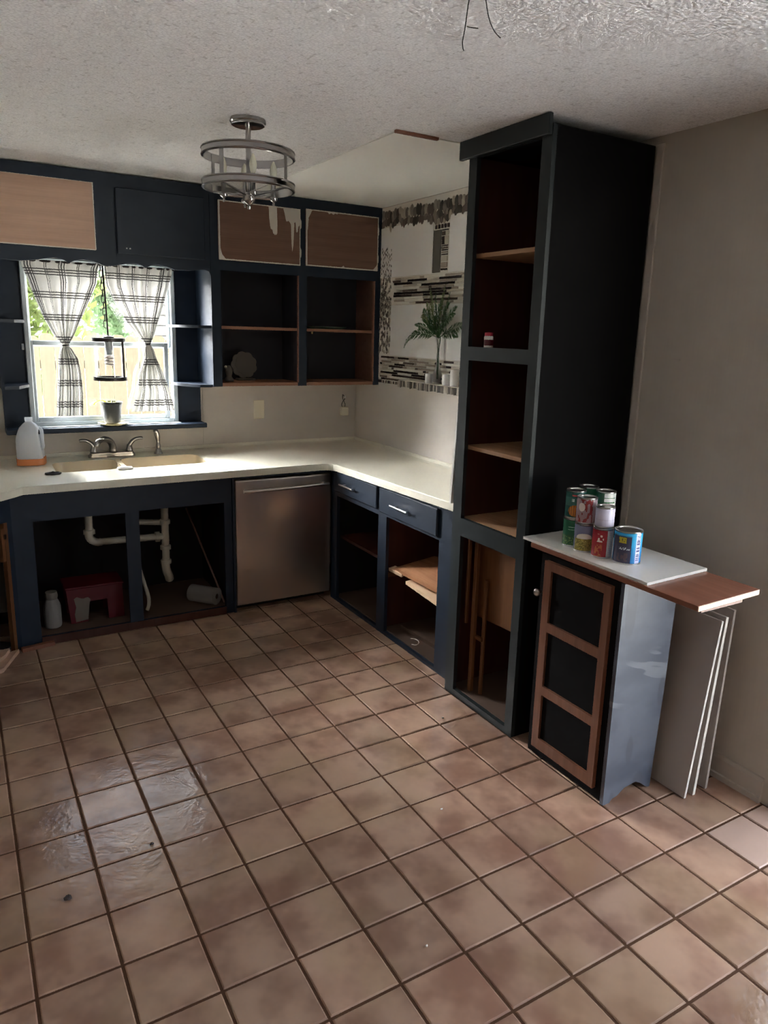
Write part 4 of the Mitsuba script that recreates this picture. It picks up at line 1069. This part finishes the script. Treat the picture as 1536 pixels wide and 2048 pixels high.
for a in (80, 170, 260, 350):
    t = math.radians(a)
    ax, ay = cx + .098 * math.cos(t), cy + .098 * math.sin(t)
    arm = part(cl, 'arm', [tube([(cx + .015 * math.cos(t), cy + .015 * math.sin(t), 2.196), (ax, ay, 2.196)], .0045, 8), lathe([(0, 2.170), (.004, 2.172), (.005, 2.18), (.003, 2.186), (.014, 2.192), (.016, 2.20), (.008, 2.206), (0, 2.206)], ax, ay, 0, 16)], 'm_chrome', smooth=30)
    part(arm, 'candle_sleeve', cyl(ax, ay, 2.206, 2.268, .0085, 14), 'm_chrome')
    part(arm, 'bulb', lathe([(0, 0), (.008, 0), (.013, .018), (.0145, .032), (.011, .05), (.005, .066), (0, .072)], ax, ay, 2.268, 16), 'm_bulb_white', smooth=True)

# cobweb like wires on the ceiling
w = thing('hanging_wire', 'thin dark forked wire dangling from the ceiling at the top of the picture', 'wire')
part(w, 'strand', tube(spline([(1.06, -.86, ZC - .003), (1.13, -.735, ZC - .012), (1.165, -.68, ZC - .018), (1.215, -.60, ZC - .016), (1.262, -.54, ZC - .012)], 20), .0015, 6), 'm_cord', smooth=True)
part(w, 'strand', tube(spline([(1.163, -.69, ZC - .018), (1.178, -.692, ZC - .018), (1.192, -.70, ZC - .019)], 10), .0013, 6), 'm_cord', smooth=True)
single('hanging_wire', tube(spline([(1.08, -.87, ZC - .003), (1.15, -.79, ZC - .010), (1.22, -.72, ZC - .014), (1.292, -.665, ZC - .010)], 16), .0014, 6), 'm_cord', 'single curved dark wire on the ceiling right of the forked wire', 'wire', smooth=True)

# ---------------------------------------------------------------- small island cabinet
IX0, IX1, IY0, IY1, IZ = 1.885, 2.140, -0.765, -0.345, 0.866
il = thing('island_cabinet', 'small base cabinet with slate blue side and a wood framed dark door beside the pantry', 'cabinet')
side = sg.Polygon([(IX0, 0), (IX0 + .035, 0), (IX0 + .045, .012), (IX0 + .075, .018), (IX0 + .11, .040), (IX0 + .17, .046), (IX1 - .06, .034), (IX1 - .02, .004), (IX1 - .01, 0), (IX1, 0), (IX1 + .02, .4), (IX1 + .03, IZ), (IX0, IZ)])
part(il, 'side_panel', prism(side, .016, 'y', IY0), 'm_slate', smooth=25, label='blotchy slate blue side panel')
part(il, 'side_panel', prism(rect(IX0 + .02, IX1, 0, IZ), .016, 'y', IY1 - .016), 'm_black_paint')
part(il, 'back_panel', box(IX1 - .016, IX1, IY0 + .016, IY1 - .016, .05, IZ), 'm_black_paint')
part(il, 'floor_board', box(IX0 + .02, IX1 - .016, IY0 + .016, IY1 - .016, .05, .066), 'm_dark_inside')
part(il, 'top_rail', box(IX0 + .02, IX1 - .016, IY0 + .016, IY1 - .016, IZ - .016, IZ), 'm_dark_inside')
f = rect(IY0 + .0165, IY1, 0.012, IZ).difference(rect(IY0 + .055, IY1 - .03, .05, .82))
part(il, 'face_frame', prism(f, .02, 'x', IX0), 'm_black_paint', smooth=25)
df = rect(-.722, -.382, .052, .846)
for r in (rect(-.690, -.420, .600, .812), rect(-.690, -.420, .330, .562), rect(-.690, -.420, .10, .292)):
    df = df.difference(r)
d = part(il, 'door', prism(df, .018, 'x', IX0 - .0185), 'm_wood_door', smooth=25, label='brown wood door frame with two cross rails')
for z0, z1 in ((.600, .812), (.330, .562), (.10, .292)):
    part(d, 'panel', box(IX0 - .008, IX0 - .004, -.692, -.418, z0 - .002, z1 + .002), 'm_black_paint', label='dark panel')
part(d, 'knob', lathe([(0, 0), (.006, 0), (.006, .010), (.014, .016), (.016, .024), (.011, .031), (0, .033)], 0, 0, 0, 20).apply_transform(trimesh.transformations.rotation_matrix(-math.pi / 2, [0, 1, 0])).apply_translation([IX0 - .0186, -.372, .715]), 'm_chrome', smooth=True)
WZ = IZ + .0005
wb = thing('wood_board', 'brown wood shelf board lying on the island under the white board', 'board')
part(wb, 'board', plank([(1.862, -1.072, WZ + .030), (1.862, -.30, WZ + .030), (2.190, -.30, WZ + .030), (2.190, -1.062, WZ + .030)], .017), 'm_wood_board')
part(wb, 'front_edge', plank([(1.864, -1.0735, WZ + .0285), (1.864, -1.069, WZ + .0285), (2.188, -1.059, WZ + .0285), (2.188, -1.0635, WZ + .0285)], .0165), 'm_wood_pale', label='pale raw front edge')
part(wb, 'cleat', box(1.893, 2.10, -1.0635, -.40, WZ, WZ + .013), 'm_wood_door', label='strip under the board')
wt = single('white_board', plank([(1.870, -.868, WZ + .0405), (1.868, -.245, WZ + .0405), (2.195, -.245, WZ + .0405), (2.197, -.855, WZ + .0405)], .010), 'm_white_lam', 'white laminate board on the island under the cans', 'board')
BZ = WZ + .0408


# ---------------------------------------------------------------- cans
def can_label(name, fn):
    mat(name, proc(fn), 0.35, 0.5)


def R_(x, a, b, e=.004):
    return smoothstep(a - e, a + e, x) * smoothstep(b + e, b - e, x)


def lab_green(p, n, uv):
    u, v = uv.x, uv.y
    c = mix((0.015, 0.10, 0.05), (0.05, 0.085, 0.03), smoothstep(.42, .36, v) * noise(u * 60, v * 24, 0.0))
    c = mix(c, (.16, .26, .08), smoothstep(.40, .34, v) * smoothstep(.5, .7, noise(u * 90, v * 30, 5.0)))
    return mix(c, (.45, .6, .5), .6 * (R_(v, .72, .75) + R_(v, .62, .64)) * R_(u, .42, .56))


def lab_pumpkin(p, n, uv):
    u, v = uv.x, uv.y
    c = mix((.012, .07, .06), (.03, .12, .10), R_(v, .45, .80))
    c = mix(c, (.03, .33, .55), R_(v, .60, .82) * R_(u, .58, .85))
    c = mix(c, (.62, .10, .10), R_(v, .84, .90) * R_(u, .44, .60))
    let = R_(v, .62, .74) * R_(u, .44, .80) * smoothstep(.45, .55, noise(u * 70, 3.0, 0.0))
    c = mix(c, (.70, .75, .75), let)
    d = dr.sqrt(dr.square((u - .50) / .12) + dr.square((v - .26) / .24))
    ribs = .75 + .25 * dr.cos((u - .5) * 160)
    return mix(c, mi.Color3f(.50, .17, .03) * ribs, smoothstep(1.0, .9, d))


def lab_bowl(p, n, uv):
    u, v = uv.x, uv.y
    c = mix((.10, .13, .20), (.17, .19, .30), v)
    d = dr.sqrt(dr.square((u - .50) / .14) + dr.square((v - .50) / .20))
    c = mix(c, (.62, .60, .55), smoothstep(1.0, .92, d))
    beans = mix((.15, .13, .03), (.36, .30, .08), smoothstep(.3, .7, noise(u * 40 + v * 20, v * 45 - u * 60, 2.0)))
    return mix(c, beans, smoothstep(.50, .46, v) * R_(u, .33, .68))


def lab_meat(p, n, uv):
    u, v = uv.x, uv.y
    c = mix((.30, .20, .22), (.36, .30, .34), v)
    c = mix(c, (.22, .03, .03), smoothstep(.55, .65, noise(u * 30, v * 8, 1.0)) * R_(u, .36, .60))
    d = dr.sqrt(dr.square((u - .42) / .06) + dr.square((v - .66) / .2))
    return mix(c, (.75, .70, .66), smoothstep(1.0, .9, d))


def lab_red(p, n, uv):
    u, v = uv.x, uv.y
    c = mi.Color3f(.30, .02, .03)
    c = mix(c, (.45, .42, .42), R_(u, .57, .80))
    lines = R_(u, .60, .77) * smoothstep(.25, .1, dr.abs(v * 14 - dr.floor(v * 14) - .5)) * R_(v, .1, .9)
    c = mix(c, (.16, .12, .14), .5 * lines)
    c = mix(c, (.78, .70, .66), R_(u, .40, .52) * R_(v, .55, .86) * smoothstep(.5, .6, noise(u * 45, v * 9, 4.0)))
    return mix(c, (.42, .14, .06), R_(u, .38, .50) * smoothstep(.5, .6, noise(u * 40, v * 14, 8.0)) * smoothstep(.5, .4, v))


def lab_silver(p, n, uv):
    u, v = uv.x, uv.y
    c = mix((.42, .40, .50), (.62, .62, .78), v)
    return mix(c, (.24, .22, .3), .4 * R_(v, .35, .38))


def lab_blue(p, n, uv):
    u, v = uv.x, uv.y
    c = mix((.02, .20, .50), (.03, .36, .68), smoothstep(.2, .8, v))
    c = mix(c, (.035, .035, .07), R_(u, .30, .545) * smoothstep(.95, .86, v) * smoothstep(-.1, .02, v))
    yel = R_(u, .395, .485) * R_(v, .66, .86)
    c = mix(c, (.42, .34, .03), yel)
    c = mix(c, (.03, .03, .03), yel * R_(v, .71, .81) * smoothstep(.52, .6, noise(u * 110, v * 12, 6.0)))
    scr = R_(u, .40, .53) * R_(v, .44 + .0 * u, .54)
    c = mix(c, (.5, .55, .6), scr * smoothstep(.5, .6, noise(u * 95, v * 30, 2.0)))
    c = mix(c, (.10, .06, .07), R_(u, .38, .53) * R_(v, .06, .34) * smoothstep(.45, .55, noise(u * 50, v * 14, 3.0)))
    c = mix(c, (.50, .53, .85), R_(u, .60, .67))
    return mix(c, (.05, .06, .2), R_(u, .61, .66) * smoothstep(.5, .55, noise(3.0, v * 46, 1.0)) * R_(v, .1, .92))


def lab_white(p, n, uv):
    u, v = uv.x, uv.y
    c = mix((.70, .74, .72), (.03, .12, .06), R_(u, .30, .52))
    return mix(c, (.05, .16, .08), R_(u, .52, .72) * (R_(v, .60, .66) + R_(v, .45, .49) + R_(v, .80, .83)))


for nme, fn in (('m_lab_green', lab_green), ('m_lab_pumpkin', lab_pumpkin), ('m_lab_bowl', lab_bowl), ('m_lab_meat', lab_meat), ('m_lab_red', lab_red), ('m_lab_silver', lab_silver), ('m_lab_blue', lab_blue), ('m_lab_white', lab_white)):
    can_label(nme, fn)


def can(x, y, z, r, h, m, label, group=None, yaw=0.0):
    c = thing('food_can', label, 'can', group)
    prof = [(0, .003), (r - .004, .003), (r - .002, 0), (r + .0008, .0012), (r + .0008, .004), (r - .0012, .006), (r - .0014, h - .006), (r + .0006, h - .004), (r + .0006, h - .001), (r - .001, h), (r - .0035, h - .002), (r - .0045, h - .005), (r - .010, h - .006), (r - .012, h - .0045), (0, h - .0045)]
    part(c, 'tin', lathe(prof, x, y, z, 40), 'm_tin', smooth=35)
    a = np.linspace(0, 2 * math.pi, 49)
    # u = 0.5 faces the camera
    base = math.atan2(CAM[1] - y, CAM[0] - x) + math.pi + yaw
    V = np.vstack([np.c_[x + r * np.cos(a + base), y + r * np.sin(a + base), np.full(49, zz)] for zz in (z + .0065, z + h - .0065)])
    uv = np.vstack([np.c_[a / (2 * math.pi), np.full(49, q)] for q in (0, 1)])
    F = np.concatenate([np.c_[np.arange(48), np.arange(1, 49), np.arange(50, 98)], np.c_[np.arange(48), np.arange(50, 98), np.arange(49, 97)]])
    part(c, 'paper_label', trimesh.Trimesh(V, F, process=False), m, smooth=True, uv=uv)


hA = .110
can(1.965, -.418, BZ, .0375, hA, 'm_lab_green', 'green labelled can under the pumpkin can at the back left of the island')
can(1.966, -.419, BZ + hA + .0004, .0375, hA, 'm_lab_pumpkin', 'teal can with an orange pumpkin picture on top of the back left stack')
can(1.952, -.492, BZ, .0375, .108, 'm_lab_bowl', 'can showing a white bowl of green beans, bottom of the front stack')
can(1.953, -.491, BZ + .1084, .0375, .100, 'm_lab_meat', 'pinkish can on top of the can with the white bowl')
can(1.957, -.579, BZ, .0375, .112, 'm_lab_red', 'red labelled can under a pale tin between the bowl can and the blue can')
can(1.960, -.577, BZ + .1124, .0345, .078, 'm_lab_silver', 'small pale lavender tin on top of the red can')
can(1.990, -.668, BZ, .049, .122, 'm_lab_blue', 'large bright blue can standing alone at the near end of the row')
can(2.060, -.480, BZ, .0375, .112, 'm_lab_white', 'lower can of the back right stack, mostly hidden behind the others')
can(2.061, -.480, BZ + .1124, .0375, .108, 'm_lab_white', 'white and green can on top of the back right stack', yaw=-.25)
can(2.055, -.395, BZ, .0375, .112, 'm_lab_green', 'lower can of the stack furthest back against the pantry side')
can(2.056, -.395, BZ + .1124, .0375, .110, 'm_lab_green', 'dark topped can on the stack furthest back against the pantry side')

# ---------------------------------------------------------------- boards leaning behind the island
for (xb, xt, zt, y0, y1, th, m, lab) in ((2.190, 2.279, .700, -.885, -.42, .011, 'm_board_grey', 'grey laminated board leaning behind the island, nearest of the three'),
                                        (2.236, 2.298, .712, -.888, -.42, .014, 'm_board_grey', 'second leaning board behind the grey one, with a white edge'),
                                        (2.315, 2.346, .730, -.884, -.45, .012, 'm_board_grey', 'furthest leaning board, closest to the right wall')):
    n = np.array([-(zt), 0, xt - xb]); n /= np.linalg.norm(n)
    q = np.array([(xb, y0, 0.001), (xb, y1, 0.001), (xt, y1, zt), (xt, y0, zt)], float)
    t = thing('leaning_board', lab, 'board')
    off = np.array([math.cos(math.atan2(xt - xb, zt)), 0, -math.sin(math.atan2(xt - xb, zt))]) * th
    bb = np.vstack([q, q + off]); bb[:, 2] += th * .14
    part(t, 'board', trimesh.convex.convex_hull(bb), m, smooth=20)
    e = np.array([(xb, y0 - .0006, 0.001), (xt, y0 - .0006, zt)])
    ee = np.vstack([e, e + off]); ee[:, 2] += th * .14
    part(t, 'edge_band', trimesh.convex.convex_hull(np.vstack([ee, ee + [0, .002, 0]])), 'm_white_lam' if xb < 2.3 else 'm_board_grey', smooth=20, label='pale edge band')

# ---------------------------------------------------------------- specks on the floor
def speck(x, y, r, m, lab, g=None):
    s = trimesh.creation.icosphere(1, r)
    v = s.vertices * (1 + .35 * rng.uniform(-1, 1, (len(s.vertices), 1))); s.vertices = v * [1, .8, .6]
    s.apply_translation([x, y, -float(s.vertices[:, 2].min()) + .0003])
    single('debris_speck', s, m, lab, 'debris', g, smooth=False)
speck(.114, -.31, .011, 'm_debris', 'dark crumb alone on a tile at the lower left of the floor')
speck(.388, -.185, .006, 'm_debris', 'small dark crumb near the bright window reflection on the tiles')
for x, y in ((1.717, .037), (1.344, -.498), (.962, -.982)):
    speck(x, y, .0045, 'm_debris_white', {1.717: 'tiny white speck on the tiles just in front of the pantry', 1.344: 'tiny white speck on the open tiles left of the island foot', .962: 'tiny white speck on the tiles nearest the camera'}[x])
